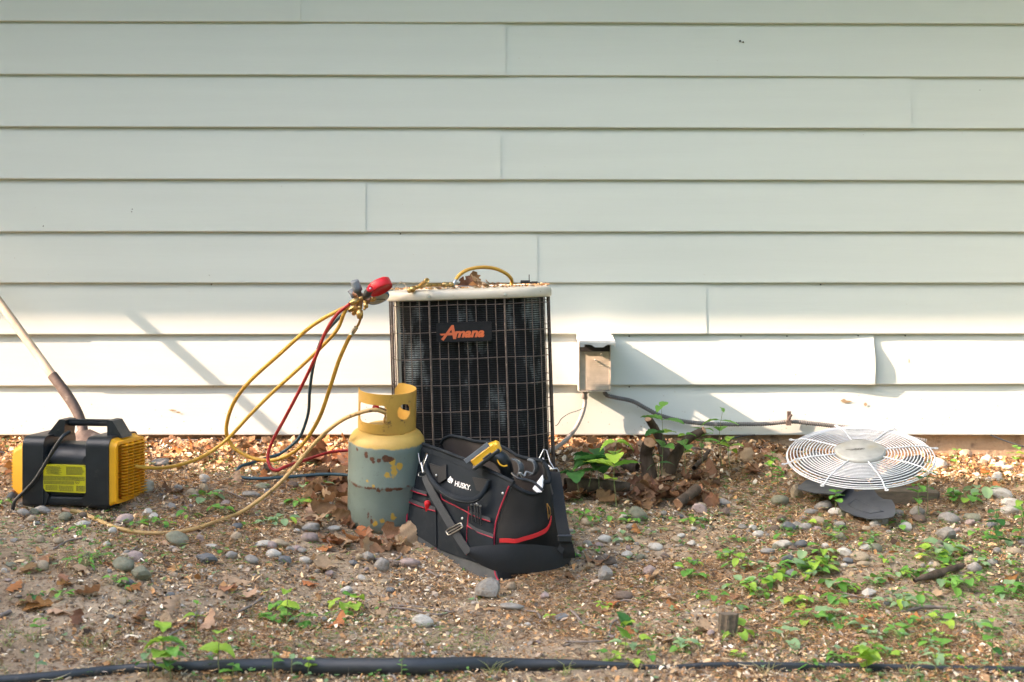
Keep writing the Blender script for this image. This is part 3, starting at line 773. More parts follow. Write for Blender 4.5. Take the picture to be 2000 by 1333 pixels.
o, pC = hose('charging_hose', hC, .0064, M['tan_hose'], 'dirty tan hose sagging from the gas cylinder collar to the ground by the machine')
mb = MB(); mb.tube([P(137, 1000, 4.44), P(128, 997, 4.44), P(122, 995, 4.44)], [.0075, .0085, .0085], 8, smooth=False); mb.build('end_fitting', M['copper'], o)
hR = [(683, 594, 4.69), (657, 616, 4.71), (635, 651, 4.74), (618, 694, 4.78), (591, 751, 4.84), (557, 816, 4.9), (531, 864, 4.92), (523, 894, 4.92), (529, 914, 4.91), (541, 919, 4.91), (557, 912, 4.93), (575, 906, 4.98), (600, 898, 5.02), (620, 891, 5.06), (650, 883, 5.1), (695, 880, 5.12), (730, 886, 5.1)]
hose('charging_hose', hR, .0058, M['red_hose'], 'dark red hose hanging from the gauge set and curling on the leaves')
hK = [(676, 608, 4.78), (661, 622, 4.8), (630, 660, 4.84), (613, 711, 4.9), (605, 764, 4.96), (602, 807, 5.02), (587, 851, 5.06), (565, 874, 5.08), (544, 888, 5.08), (520, 895, 5.06), (494, 904, 5.02), (471, 911, 4.98), (462, 922, 4.95), (466, 930, 4.94), (480, 934, 4.93), (513, 935, 4.93), (574, 931, 4.94), (626, 927, 4.95), (661, 927, 4.95), (700, 930, 4.92)]
hose('charging_hose', hK, .0056, M['blue_hose'], 'dark blue hose hanging from the gauge set and looping on the soil')

# ------------------------------------------------------------------ gauge manifold
gm = empty('gauge_manifold', P(706, 590, 4.72), 'brass gauge manifold with red and blue gauges hooked on the corner of the air conditioner', 'gauge set')
D0 = 4.70
def cyl(name, a, b, r, m, parent=gm, seg=20, prof=None, **k):
    mb = MB(); a = Vector(a); b = Vector(b); L_ = (b - a).length
    mb.lathe([(rr * r, h * L_) for rr, h in (prof or [(0, 0), (.94, 0), (1, .04), (1, .96), (.94, 1), (0, 1)])], a, b - a, seg)
    return mb.build(name, m, parent, **k)
# gauges seen edge on: the red one above, the blue one below with its face down-right
gr_c = P(741, 559, 4.70); gdir = Vector((.46, -.30, -.86)).normalized()
red = cyl('red_gauge', gr_c - gdir * .013, gr_c + gdir * .018, .041, M['red_rubber'], seg=40, prof=[(0, 0), (.9, 0), (1, .12), (1, .85), (.96, 1), (.88, 1), (.86, .9), (0, .9)])
gb_c = P(738, 580, 4.77); gd2 = Vector((.38, -.42, -.84)).normalized()
blue = cyl('blue_gauge', gb_c - gd2 * .011, gb_c + gd2 * .009, .039, M['blue_rubber'], seg=40, prof=[(0, 0), (.9, 0), (1, .12), (1, .85), (.96, 1), (.88, 1), (.86, .9), (0, .9)])
cyl('gauge_face', gb_c + gd2 * .0065, gb_c + gd2 * .0095, .034, M['glass_face'], blue, 32)
mb = MB(); q = gb_c + gd2 * .0100; sd = gd2.orthogonal().normalized(); mb.tube([q - sd * .026, q + sd * .012], .0016, 5); mb.build('needle', M['nail'], blue)
# manifold body
mb = MB(); mb.tube([P(690, 573, D0 + .03), P(722, 588, D0 + .02)], .0135, 8, smooth=False); mb.build('manifold_body', M['copper'], gm)
mb = MB(); mb.tube([P(704, 580, D0 + .01), P(700, 604, D0 + .01)], .011, 8, smooth=False); mb.build('body_stem', M['copper'], gm)
# knobs
kp = [(0, 0), (.55, .0), (.6, .3), (1, .32), (1, .62), (.93, .64), (.93, .98), (.85, 1), (0, 1)]
cyl('valve_knob', P(703, 578, D0), P(692, 549, D0 - .02), .0155, M['grey_plastic'], seg=9, prof=kp)
cyl('valve_knob', P(698, 586, D0 + .03), P(684, 566, D0 + .03), .0125, M['grey_plastic'], seg=9, prof=kp)
kn = cyl('valve_knob', P(713, 583, D0 - .01), P(722, 566, D0 - .06), .0135, M['black_plastic'], seg=9, prof=kp)
cyl('knob_cap', P(721, 568, D0 - .055), P(723, 564, D0 - .066), .0105, M['red_rubber'], kn, 16)
cyl('knob_screw', P(723, 564, D0 - .066), P(723.4, 563.4, D0 - .069), .003, M['steel'], kn, 10)
# brass fittings
fp = [(0, 0), (.75, 0), (.8, .2), (.6, .22), (.6, .34), (1, .36), (1, .8), (.85, .84), (.8, 1), (0, 1)]
for a, b, r in (((709, 581, D0), (684, 594, D0 - .01), .0105), ((706, 596, D0 + .01), (681, 607, D0 + .02), .0095), ((702, 598, D0), (703, 623, D0), .0115), ((712, 588, D0 - .01), (716, 602, D0 - .015), .0075), ((700, 600, D0 + .03), (690, 614, D0 + .05), .009), ((713, 600, D0 - .01), (711, 606, D0 - .01), .005), ((721, 572, D0 + .0), (733, 566, D0 - .0), .009), ((722, 586, D0 + .03), (732, 584, D0 + .05), .009)):
    cyl('fitting', P(*a), P(*b), r, M['brass'], seg=12, prof=fp)
mb = MB(); mb.tube(spline([P(757, 567, 4.74), P(768, 566, 4.76), (P(776, 556, 4.80)), P(784, 551, 4.82), P(791, 556, 4.84), P(797, 566, 4.86)], 6), .0019, 8); mb.build('hook', M['steel'], gm)

# ------------------------------------------------------------------ things lying on the air conditioner
bt = empty('brass_valve_tool', P(840, 556, 4.84), 'brass service valve with side port lying on top of the air conditioner', 'valve tool')
def seg_px(name, a, b, r, m, parent, prof=None, seg=12): return cyl(name, P(*a), P(*b), r, m, parent, seg, prof)
seg_px('tube', (812, 562, 4.78), (832, 557, 4.80), .0065, M['brass'], bt)
seg_px('tube', (832, 557, 4.80), (862, 556.5, 4.83), .007, M['brass'], bt)
seg_px('nut', (797, 569.5, 4.765), (811, 562.5, 4.78), .0105, M['brass'], bt, fp, 6)
seg_px('nut', (861, 557, 4.83), (885, 556, 4.85), .0092, M['brass'], bt, [(0, 0), (.8, 0), (.8, .2), (1, .22), (1, .55), (.85, .57), (.85, .66), (1, .68), (1, .95), (.8, 1), (0, 1)], 12)
mb = MB(); a, b = P(818, 560, 4.80), P(833.5, 548.5, 4.74); mb.tube([a, b], [.007, .0085], 14); mb.lathe([(.0088, 0), (.0088, .004), (.005, .004), (.0045, -.004), (0, -.004)], b, Vector((.25, -.95, .2)), 16); mb.build('side_port', M['brass'], bt)
hT = [(887, 556, 4.86), (889, 549, 4.87), (898, 537, 4.88), (912, 528, 4.89), (930, 523.5, 4.9), (950, 522.5, 4.92), (970, 526, 4.94), (987, 534, 4.96), (997, 543, 4.98), (1000, 552, 5.0), (997, 560, 5.0)]
o, _ = hose('charging_hose', hT, .0062, M['yellow_hose'], 'short yellow hose arching over dead leaves on top of the air conditioner')
seg_px('ferrule', (884, 561, 4.855), (890, 547, 4.865), .0068, M['steel'], o)
mb = MB(); mb.box(P(1033, 552.5, 4.98), (.060, .035, .007)); mb.box(P(1026, 549.5, 4.97), (.033, .03, .006)); mb.box(P(1033.5, 545, 4.96), (.003, .02, .030)); mb.box(P(1044, 551, 4.95), (.022, .014, .004))
o = mb.build('black_bracket', M['black_plastic']); tag(o, 'small black metal bracket standing on top of the air conditioner', 'bracket'); origin_to(o, P(1033, 556, 4.98))
mb = MB(); mb.lathe([(.0, .003), (.03, .003), (.034, 0), (.036, -.003)], P(912, 560.5, 4.87), (0, .02, 1), 24); o = mb.build('metal_cover_plate', M['grey_plastic']); tag(o, 'thin grey disc lying flat under the leaves on the air conditioner', 'metal plate')

# ------------------------------------------------------------------ shovel
sh = empty('shovel', P(165, 925, 5.0), 'long wooden handled shovel leaning on the wall behind the recovery machine', 'shovel')
top = P(-310, 165, 5.56); bot_h = P(108, 741, 5.17)
M['wood'] = mat('weathered_handle', (.52, .42, .30, 1), (.40, .31, .21, 1), scale=30, rough=.7, c3=(.25, .18, .11, 1), s3=40, t3=(.6, .8), stretch=(1, 1, .3))
M['rusty'] = mat('rusty_iron', (.075, .055, .045, 1), (.12, .095, .08, 1), scale=50, rough=.75, c3=(.28, .25, .22, 1), s3=20, t3=(.6, .75), bump=.0005, metal=.3)
dirh = (bot_h - top).normalized()
mb = MB(); mb.tube([top - dirh * .05, top, top.lerp(bot_h, .5), bot_h + dirh * .02], [.0145, .0155, .0162, .0156], 16); mb.build('handle', M['wood'], sh)
s2 = [P(102, 733, 5.175), P(120, 757, 5.16), P(138, 783, 5.14), P(151, 806, 5.12), P(160, 830, 5.10), P(163, 850, 5.08)]
mb = MB(); mb.tube(spline(s2, 5), [.0185] * 6 + [.0195 - .0001 * i for i in range(20)], 14); mb.build('socket', M['rusty'], sh)
bl = MB(); rows = []
bt0 = P(163, 842, 5.08); bdir = (P(176, 925, 4.99) - bt0).normalized(); bs = Vector((.98, -.05, .12)).normalized()
for i in range(9):
    v = i / 8; w = .105 * (sm(0, .22, v) * .8 + .2) * math.sqrt(max(.02, 1 - max(0, v - .55) ** 2 / .205)); r = []
    for j in range(9):
        u = j / 4 - 1; r.append(bt0 + bdir * (.27 * v) + bs * (u * w) + Vector((0, .02 * u * u - .012 * (1 - v), 0)))
    rows.append(r)
bl.sheet(rows, .003); bl.build('blade', M['rusty'], sh)

# ------------------------------------------------------------------ electrical disconnect box with open lid, and its conduits
M['box'] = mat('grey_enamel_box', (.60, .56, .48, 1), (.54, .50, .42, 1), scale=30, rough=.5, c3=(.30, .25, .18, 1), s3=60, t3=(.6, .8), bump=.0008, bscale=300)
M['box_in'] = mat('box_inside_grey', (.50, .45, .36, 1), (.42, .38, .30, 1), scale=40, rough=.6)
M['conduit'] = mat('grey_conduit', (.13, .135, .13, 1), (.09, .095, .09, 1), scale=20, rough=.5, c3=(.34, .32, .29, 1), s3=30, t3=(.6, .8))
M['whip'] = mat('pale_conduit', (.36, .34, .31, 1), (.27, .25, .23, 1), scale=12, rough=.5, c3=(.18, .15, .12, 1), s3=50, t3=(.62, .75))
M['dark_slot'] = mat('dark_slot', (.01, .01, .01, 1), rough=.7)
BD = 5.50
b0, b1 = P(1130, 765, BD), P(1193, 668, BD)
x0, x1, z0, z1 = b0.x, b1.x, b0.z, b1.z
dx = empty('disconnect_box', (x0, -.02, z0), 'grey electrical disconnect box with raised lid mounted low on the siding', 'electrical box')
mb = MB(); t_ = .003; yb0, yf = -.022, -.105
mb.box(((x0 + x1) / 2, yb0, (z0 + z1) / 2), (x1 - x0, .003, z1 - z0))
mb.box((x0 + t_ / 2, (yb0 + yf) / 2, (z0 + z1) / 2), (t_, yb0 - yf - .004, z1 - z0 + .0002)); mb.box((x1 - t_ / 2, (yb0 + yf) / 2, (z0 + z1) / 2), (t_, yb0 - yf - .004, z1 - z0 + .0002))
mb.box(((x0 + x1) / 2, (yb0 + yf) / 2, z0 + t_ / 2), (x1 - x0 - 2 * t_, yb0 - yf - .004, t_)); mb.box(((x0 + x1) / 2, (yb0 + yf) / 2, z1 - t_ / 2), (x1 - x0 - 2 * t_, yb0 - yf - .004, t_))
mb.build('housing', M['box'], dx)
mb = MB(); mb.box(((x0 + x1) / 2, yf + .010, (z0 + z1) / 2 - .012), (x1 - x0 - .008, .003, z1 - z0 - .036)); ip = mb.build('inner_cover', M['box_in'], dx)
ep = MB(); R_ = random.Random(2)
for i in range(15):
    y_ = 704 + i * 3.5; x = 1152 - (i > 8) * 6
    while x < 1186:
        w = R_.uniform(1, 4); a = P(x, y_, 5.52); ep.box((a.x, yf + .0082, a.z), (w * .002, .0012, .0022)); x += w + 1
ep.build('embossed_text', M['box_in'], ip, kind='stuff')
mb = MB(); mb.box(P(1162, 681, 5.51), (.112, .03, .022)); mb.build('fuse_block', M['dark_slot'], dx)
mb = MB(); q = P(1162, 703, 5.50); mb.tube([q, q + Vector((0, -.045, 0))], .0032, 8); mb.tube([q + Vector((.025, 0, .02)), q + Vector((.025, -.03, .02))], .004, 8); mb.build('lid_latch', M['box'], ip, kind='stuff')
mb = MB()
mb.box(((x0 + x1) / 2, -.066, z1 + .0065), (x1 - x0 + .004, .088, .003))
zt = P(1160, 656, 5.55).z
mb.box(((x0 + x1) / 2, -.028, (z1 + zt) / 2 + .006), (x1 - x0 + .010, .012, zt - z1 + .002))
mb.build('top_flange', M['trim'], dx)
lid_o = MB(); a = math.radians(6); rot = Matrix.Rotation(a, 3, 'X')
c = Vector(((x0 + x1) / 2 + .004, -.130, z1 + .012)); lid_o.box(c, (x1 - x0 + .012, .19, .0025), rot)
for sx in (-1, 1): lid_o.box(c + Vector((sx * ((x1 - x0) / 2 + .0045), 0, -.008)), (.0025, .19, .016), rot)
lid_o.slab([c + rot @ Vector(v) for v in ((-.066, -.0955, .0), (.068, -.0955, 0), (.068, -.0955, -.006), (.036, -.0955, -.007), (.022, -.0955, -.017), (-.010, -.0955, -.017), (-.026, -.0955, -.007), (-.050, -.0955, -.006), (-.050, -.0955, -.016), (-.066, -.0955, -.016))], (0, -1, 0), .0025)
lid_o.build('lid', M['trim'], dx)
mb = MB(); mb.lathe([(0, 0), (.013, 0), (.013, .008), (.010, .010), (.0115, .028), (0, .028)], P(1142, 765, 5.53), (0, 0, -1), 16); mb.build('connector', M['whip'], dx)
pts = [P(1142, 772, 5.53), P(1142, 790, 5.53), P(1136, 812, 5.515), P(1124, 837, 5.49), (P(1108, 857, 5.45)), P(1090, 872, 5.4), P(1070, 882, 5.34)]
mb = MB(); mb.tube(spline(pts, 8), .0085, 14); o = mb.build('power_conduit', M['whip']); tag(o, 'pale flexible conduit curving from the electrical box to the air conditioner', 'conduit'); origin_to(o, pts[-1])
cl = [(1180, 765, 5.535), (1186, 773, 5.535), (1203, 777, 5.535), (1235, 784, 5.54), (1262, 798, 5.545), (1290, 812, 5.55), (1340, 824, 5.55), (1400, 829, 5.55), (1450, 829, 5.55), (1500, 828, 5.55), (1545, 824, 5.55), (1590, 828, 5.55), (1640, 834, 5.55), (1700, 842, 5.545), (1760, 852, 5.53), (1810, 862, 5.52)]
pp = spline([P(*q) for q in cl], 14); mb = MB()
L = [0]
for a, b in zip(pp, pp[1:]): L.append(L[-1] + (b - a).length)
fine = []; rr = []; j = 0; n = int(L[-1] / .0022)
for i in range(n):
    s = L[-1] * i / n
    while L[j + 1] < s: j += 1
    fine.append(pp[j].lerp(pp[j + 1], (s - L[j]) / (L[j + 1] - L[j]))); rr.append(.0088 if i % 4 < 2 else .0074)
mb.tube(fine, rr, 10, smooth=False); o = mb.build('corrugated_conduit', M['conduit']); tag(o, 'grey corrugated conduit draped along the bottom siding board', 'conduit'); origin_to(o, fine[-1])
mb = MB(); mb.tube(spline([P(1542, 829, 5.545), P(1541, 818, 5.535), P(1546, 811, 5.545)], 4), .005, 8); mb.box(P(1540, 826, 5.54), (.018, .02, .02)); mb.box(P(1541, 815, 5.56), (.014, .012, .045))
o = mb.build('conduit_clip', M['rusty'], None); tag(o, 'rusty clip holding the grey conduit to the siding', 'clip'); origin_to(o, P(1541, 826, 5.54))
for pts, r, lab in (([(0, 888), (60, 886), (130, 884), (220, 882), (320, 878), (350, 880)], .006, 'dark cable half buried along the foot of the wall at the far left'),
                    ([(1380, 868), (1440, 880), (1500, 878), (1540, 880), (1600, 884)], .004, 'thin black cable on the soil left of the wire fan guard'),
                    ):
    p = spline([gp(*q) + Vector((0, 0, .006)) for q in pts], 6); mb = MB(); mb.tube(p, r, 8); o = mb.build('cable', M['black_plastic']); tag(o, lab, 'cable'); origin_to(o, p[0])
p = spline([P(1370, 878, 5.53), P(1412, 862, 5.54), P(1450, 852, 5.55), P(1475, 850, 5.56)], 6); mb = MB(); mb.tube(p, .003, 6); o = mb.build('cable', M['black_plastic']); tag(o, 'thin black cable rising behind the leafy weeds to the siding edge', 'cable'); origin_to(o, p[0])
p = spline([P(1935, 850, 5.53), P(1965, 862, 5.5), P(2000, 873, 5.46), P(2060, 890, 5.4)], 6); mb = MB(); mb.tube(p, .003, 6); o = mb.build('cable', M['black_plastic']); tag(o, 'thin black cable hanging off the siding at the far right', 'cable'); origin_to(o, p[0])
# green wire and the stray grille wire beside the air conditioner
p = spline([P(1085, 832, 5.0), P(1090, 829, 5.05), (P(1097, 818, 5.15)), P(1112, 808, 5.3), P(1130, 802, 5.4), P(1143, 796, 5.5)], 6); mb = MB(); mb.tube(p, .0014, 6)
M['green_wire'] = mat('green_wire', (.03, .07, .05, 1), rough=.6); o = mb.build('ground_wire', M['green_wire']); tag(o, 'thin dark green wire between the air conditioner and the pale conduit', 'wire'); origin_to(o, p[0])

# ------------------------------------------------------------------ fan assembly: wire guard, motor cap and blades
M['guard'] = mat('guard_wire', (.74, .75, .76, 1), (.62, .64, .65, 1), scale=60, rough=.35, c3=(.34, .25, .17, 1), s3=50, t3=(.68, .78), metal=0)
M['cap'] = mat('motor_cap', (.46, .46, .42, 1), (.32, .32, .29, 1), scale=18, rough=.55, c3=(.40, .36, .26, 1), s3=12, t3=(.5, .7), metal=.2)
M['blade'] = mat('blade_grey', (.085, .092, .10, 1), (.06, .065, .072, 1), scale=20, rough=.5, c3=(.17, .15, .13, 1), s3=45, t3=(.66, .78), metal=.2)
gc = P(1680, 881, 4.90); gR = 142 * 4.90 / F
# the guard's plane is tipped towards the camera and a little up at the right
nrm = Vector((-.075, -.305, 1)).normalized()
gu = (Vector((1, 0, 0)) - nrm * nrm.x).normalized(); gv = nrm.cross(gu)
fan = empty('fan_guard_assembly', gc - Vector((0, 0, .15)), 'round wire fan guard with motor and dark blades lifted out and propped on the ground', 'fan assembly')
def gpt(r, a, h=0.0): return gc + gu * (r * math.cos(a)) + gv * (r * math.sin(a)) + nrm * h
NR = 15
for i in range(NR):
    r = gR * (.375 + (.985 - .375) * i / (NR - 1)); 
    if i == NR - 1: pass
    hh = -.006 - .012 * sm(.8, 1, r / gR)
    mb = MB(); mb.tube([gpt(r, 2 * math.pi * k / 72, hh) for k in range(72)], .0020, 6, closed=True); mb.build('guard_ring', M['guard'], fan)
mb = MB(); mb.tube([gpt(gR * .995, 2 * math.pi * k / 72, -.023) for k in range(72)], .0023, 6, closed=True); mb.build('guard_ring', M['guard'], fan)
for k in range(8):
    a = math.radians(9 + 45 * k - 4)
    mb = MB(); pts = [gpt(gR * .33, a, -.002), gpt(gR * .7, a, -.0022), gpt(gR * .9, a, -.006), gpt(gR * 1.0, a, -.017), gpt(gR * 1.05, a, -.02)]
    mb.tube(pts, .0024, 6); c = gpt(gR * 1.075, a, -.02); mb.tube([c + (gu * math.cos(t) + gv * math.sin(t)) * .0055 for t in [q * math.pi / 5 for q in range(10)]], .0020, 5, closed=True)
    mb.build('guard_spoke', M['guard'], fan)
mb = MB(); mb.lathe([(gR * .33, -.016), (gR * .345, -.012), (gR * .345, .002), (gR * .325, .006), (gR * .322, .0065), (gR * .316, .005), (gR * .31, .0065), (0, .0068)], gc, nrm, 56); cap = mb.build('motor_cap', M['cap'], fan)
# faint printed compressor logo lettering round the cap's left edge
tx = MB(); R_ = random.Random(9)
for k in range(14):
    a = math.radians(128 + k * 8); c = gpt(gR * .275, a, .0072); e = (gpt(gR * .275, a + .05, .0072) - c).normalized(); f = (gc - c).normalized()
    vs_, fs_ = text_mesh('COMPRESSORFAN'[k % 13], .013, 0, 0, 0)
for k in range(9):
    c = gpt(gR * .02 * k - gR * .12, math.radians(4), .0073); s_ = .006 + .008 * R_.random()
    tx.tube([c + gu * .006 * math.cos(t) + gv * s_ * .5 * math.sin(t) for t in [q * math.pi / 6 for q in range(12)]], .0004, 4, closed=True)
tx.tube([gpt(gR * .20, math.radians(178), .0073), gpt(gR * .05, math.radians(170), .0073)], .0004, 4)
tx.build('printed_emblem', M['nail'], cap, kind='stuff')
mb = MB(); mb.lathe([(.052, -.015), (.055, -.02), (.055, -.075), (.045, -.085), (.012, -.086), (.012, -.10), (0, -.10)], gc, nrm, 28); mb.build('motor', M['blade'], fan)
hub = -.092
bp_pl = Plane(gc + nrm * hub, gc + nrm * hub + gu, gc + nrm * hub + gv)
blades = [[(1640, 925), (1690, 935), (1716, 972), (1726, 979), (1742, 982), (1748, 993), (1749, 1008), (1745, 1014), (1728, 1015), (1700, 1012), (1668, 1001), (1641, 985), (1635, 972)],
          [(1660, 955), (1640, 925), (1610, 928), (1575, 930), (1560, 945), (1558, 952), (1590, 966), (1620, 972), (1640, 974)],
          [(1655, 930), (1640, 905), (1610, 880), (1590, 872), (1568, 890), (1562, 915), (1590, 932), (1625, 940)],
          [(1700, 935), (1725, 925), (1770, 900), (1800, 895), (1806, 908), (1790, 925), (1745, 938), (1710, 945)]]
for bi, B_ in enumerate(blades):
    c = sum((bp_pl.at(*q) for q in B_), Vector()) / len(B_); hubp = gc + nrm * hub
    mb = MB(); pts = [bp_pl.at(*q) for q in B_]
    # slightly twisted sheet: height follows the side across the blade's radius
    ax = (c - hubp); ax = ax.normalized() if ax.length > .001 else gu; sd = nrm.cross(ax)
    ring0 = [p + nrm * ((p - c).dot(sd) * .16 - .004 * 0) for p in pts]
    k = len(pts); top_ = [c + nrm * .004] + ring0; bot_ = [p - nrm * .003 for p in top_]
    fs_ = [(0, 1 + i, 1 + (i + 1) % k) for i in range(k)] + [(k + 1, k + 2 + (i + 1) % k, k + 2 + i) for i in range(k)] + [(1 + i, k + 2 + i, k + 2 + (i + 1) % k, 1 + (i + 1) % k) for i in range(k)]
    mb.add(top_ + bot_, fs_, False)
    if bi == 0:
        rb_ = [(1656, 981), (1672, 973), (1700, 990), (1725, 1003), (1700, 1003), (1672, 992)]
        def up(q):
            p = bp_pl.at(*q); return p + nrm * ((p - c).dot(sd) * .16 + .003)
        mb.tube([up(q) for q in rb_], .0016, 6, closed=True)
    mb.build('fan_blade', M['blade'], fan)
mb = MB(); q0 = P(1660, 1000, 4.86)
mb = MB(); c = P(1750, 972, 4.83); mb.box(c + Vector((0, .05, -.03)), (.30, .10, .115), Matrix.Rotation(.05, 3, 'Y') @ Matrix.Rotation(.12, 3, 'Z'), bev=.008)
M['old_wood'] = mat('old_timber', (.17, .13, .09, 1), (.10, .08, .055, 1), scale=12, rough=.9, bump=.003, bscale=30, stretch=(1, 8, 8), c3=(.09, .07, .05, 1), s3=25, t3=(.55, .7))
o = mb.build('timber_block', M['old_wood']); tag(o, 'weathered timber block propping up the round wire fan guard', 'timber block'); origin_to(o, c - Vector((0, 0, .07)))

# ------------------------------------------------------------------ stump with three sawn limbs, logs
M['cut'] = mat('sawn_wood', (.50, .30, .17, 1), (.40, .22, .12, 1), scale=40, rough=.8, c3=(.25, .12, .06, 1), s3=25, t3=(.6, .75))
st = empty('tree_stump', gp(1300, 925), 'low shrub stump with three sawn limbs growing beside the wall', 'tree stump')
def limb(pts, rs, name, parent, cut=True, seg=16, sub=5, seed=0):
    p = spline(pts, sub); n = len(p); k = len(rs) - 1
    rr = []
    for i in range(n):
        t = i / (n - 1) * k; j = min(k - 1, int(t)); rr.append((rs[j] + (rs[j + 1] - rs[j]) * (t - j)) * (1 + .10 * noise.noise(Vector((i * .5, seed, 1)))))
    mb = MB(); mb.tube(p, rr, seg, cap=False); q = mb.v
    mb.v = [tuple(Vector(v) + Vector((noise.noise(Vector(v) * 60), noise.noise(Vector(v) * 60 + Vector((9, 0, 0))), noise.noise(Vector(v) * 60 + Vector((0, 9, 0))))) * .003) for v in q]
    o = mb.build(name, M['bark'], parent)
    if cut is not False:
        ends = [(p[-1], (p[-1] - p[-2]).normalized(), rr[-1])] + ([(p[0], (p[0] - p[1]).normalized(), rr[0])] if cut == 2 else [])
        for e, d_, r_ in ends:
            mb = MB(); mb.lathe([(r_ * 1.0, -.003), (r_ * .98, .0), (r_ * .86, .0008), (r_ * .8, .0002), (r_ * .3, .0006), (0, .0004)], e, d_, seg); mb.build('cut_face', M['cut'], o)
    return o
gs = 5.12
limb([P(1272, 945, 5.12), P(1266, 915, 5.12), P(1262, 885, 5.11), P(1269, 864, 5.07)], [.031, .027, .0235, .0225], 'limb', st, seed=1)
limb([P(1302, 935, 5.16), P(1300, 895, 5.17), P(1290, 860, 5.18), P(1277, 835, 5.16), P(1266, 818, 5.13)], [.026, .022, .017, .0145, .013], 'limb', st, seed=2)
limb([P(1300, 945, 5.12), P(1312, 905, 5.1), P(1328, 878, 5.09), P(1348, 855, 5.07), (P(1376, 840, 5.05))], [.029, .023, .018, .0155, .013], 'limb', st, seed=3)
limb([P(1245, 915, 5.16), P(1225, 912, 5.18), P(1215, 905, 5.2)], [.02, .016, .008], 'root', st, cut=False, seed=4)
def log(name, pts, rs, label, cat, cut=2):
    e = empty(name, pts[0], label, cat); limb(pts, rs, 'wood', e, cut=cut, seed=hash(label) % 7); return e
log('cut_log', [P(1324, 985, 4.79), P(1340, 972, 4.82), P(1362, 955, 4.86)], [.019, .018, .0185], 'short sawn branch with flat ends lying right of the leaf heap', 'log')
log('cut_log', [gp(1104, 968) + Vector((0, 0, .03)), gp(1150, 966) + Vector((0, 0, .03)), gp(1230, 964) + Vector((0, 0, .02))], [.03, .026, .018], 'dark mossy branch lying just right of the tool bag strap', 'log', cut=False)
log('cut_log', [gp(1292, 940) + Vector((0, 0, .03)), gp(1308, 932) + Vector((0, 0, .03)), gp(1322, 922) + Vector((0, 0, .03))], [.009, .008, .008], 'short greenish stick below the stump', 'stick')
# ------------------------------------------------------------------ black tool bag
M['fabric'] = mat('black_canvas', (.013, .017, .021, 1), (.020, .025, .030, 1), scale=7, rough=.9, bump=.0007, bscale=600, spec=.18, c3=(.035, .038, .042, 1), s3=14, t3=(.60, .85))
M['fabric_side'] = mat('black_nylon', (.005, .0055, .006, 1), (.009, .0095, .01, 1), scale=7, rough=.7, bump=.001, bscale=40, spec=.35)
M['grey_base'] = mat('grey_rubber_base', (.055, .062, .068, 1), (.085, .09, .092, 1), scale=18, rough=.8, bump=.0005, bscale=300)
M['lining'] = mat('grey_lining', (.060, .052, .052, 1), (.085, .075, .072, 1), scale=10, rough=.75, bump=.0008, bscale=60)
M['piping'] = mat('red_piping', (.42, .006, .035, 1), (.30, .006, .025, 1), scale=40, rough=.6)
M['red_web'] = mat('red_webbing', (.50, .010, .014, 1), (.40, .010, .012, 1), scale=300, rough=.7)
M['webbing'] = mat('grey_webbing', (.036, .042, .048, 1), (.026, .031, .036, 1), scale=500, rough=.75, bump=.0008, bscale=900)
M['webbing_black'] = mat('black_webbing', (.007, .008, .009, 1), (.011, .012, .013, 1), scale=400, rough=.8, bump=.0008, bscale=700)
M['white_print'] = mat('white_print', (.78, .78, .77, 1), rough=.5)
M['clear_plastic'] = mat('cloudy_plastic', (.23, .25, .26, 1), (.08, .09, .10, 1), scale=30, rough=.2, coat=.5)
M['amber'] = mat('tool_yellow', (.78, .42, .015, 1), (.70, .37, .012, 1), scale=30, rough=.4)
LB, RB, BR = gp(792, 1047), gp(972, 1137), gp(1113, 1106)
BL = LB + BR - RB; BL.z = gz(BL.x, BL.y) - .0
bvx = (BR - RB).normalized()
TLh = LB + Vector((0, 0, .285)) + bvx * .055
FPn = Plane(LB, RB, TLh)
bag = empty('tool_bag', (LB + BR) / 2, 'open black canvas tool bag with red piping, grab handle and shoulder strap', 'tool bag')
def f(px, py, off=0.0): return FPn.at(px, py, off)
def lerp2(a, b, t): return (a[0] + (b[0] - a[0]) * t, a[1] + (b[1] - a[1]) * t)
def poly_at(pl, t):
    L = [0]
    for a, b in zip(pl, pl[1:]): L.append(L[-1] + math.hypot(b[0] - a[0], b[1] - a[1]))
    s = t * L[-1]
    for i in range(len(pl) - 1):
        if s <= L[i + 1] + 1e-9: return lerp2(pl[i], pl[i + 1], (s - L[i]) / max(1e-9, L[i + 1] - L[i]))
    return pl[-1]
EL = [(792, 1047), (793, 1000), (797, 955), (806, 915), (818, 884), (826, 870)]
ER = [(972, 1137), (966, 1110), (966, 1060), (970, 1015), (981, 985), (1000, 946)]
def fpx(u, v): return lerp2(poly_at(EL, v), poly_at(ER, v), u)
def bulge(u, v): return .020 * math.sin(math.pi * min(1, max(0, u))) * math.sin(math.pi * min(1, max(0, v))) ** .8 + .005 * noise.noise(Vector((u * 5, v * 6, 2.2))) * math.sin(math.pi * min(1, max(0, u)))
def uv_of(px, py):
    u, v = .5, .5
    for _ in range(12):
        q = fpx(u, v); du = (fpx(u + .01, v)[0] - q[0]) / .01; dv = (fpx(u, min(1, v + .01))[1] - fpx(u, min(1, v + .01) - .01)[1]) / .01
        u += (px - q[0]) / du * .8; q = fpx(u, max(0, min(1, v))); v += (py - q[1]) / dv * .8; v = max(0, min(1, v)); u = max(-.05, min(1.05, u))
    return u, v
def fb(px, py, off=0.0):
    u, v = uv_of(px, py); return FPn.at(px, py, off + bulge(u, v))
NU, NV = 26, 20
mb = MB(); mb.sheet([[f(*fpx(i / NU, j / NV), bulge(i / NU, j / NV)) for i in range(NU + 1)] for j in range(NV + 1)], .006); mb.build('front_panel', M['fabric'], bag)
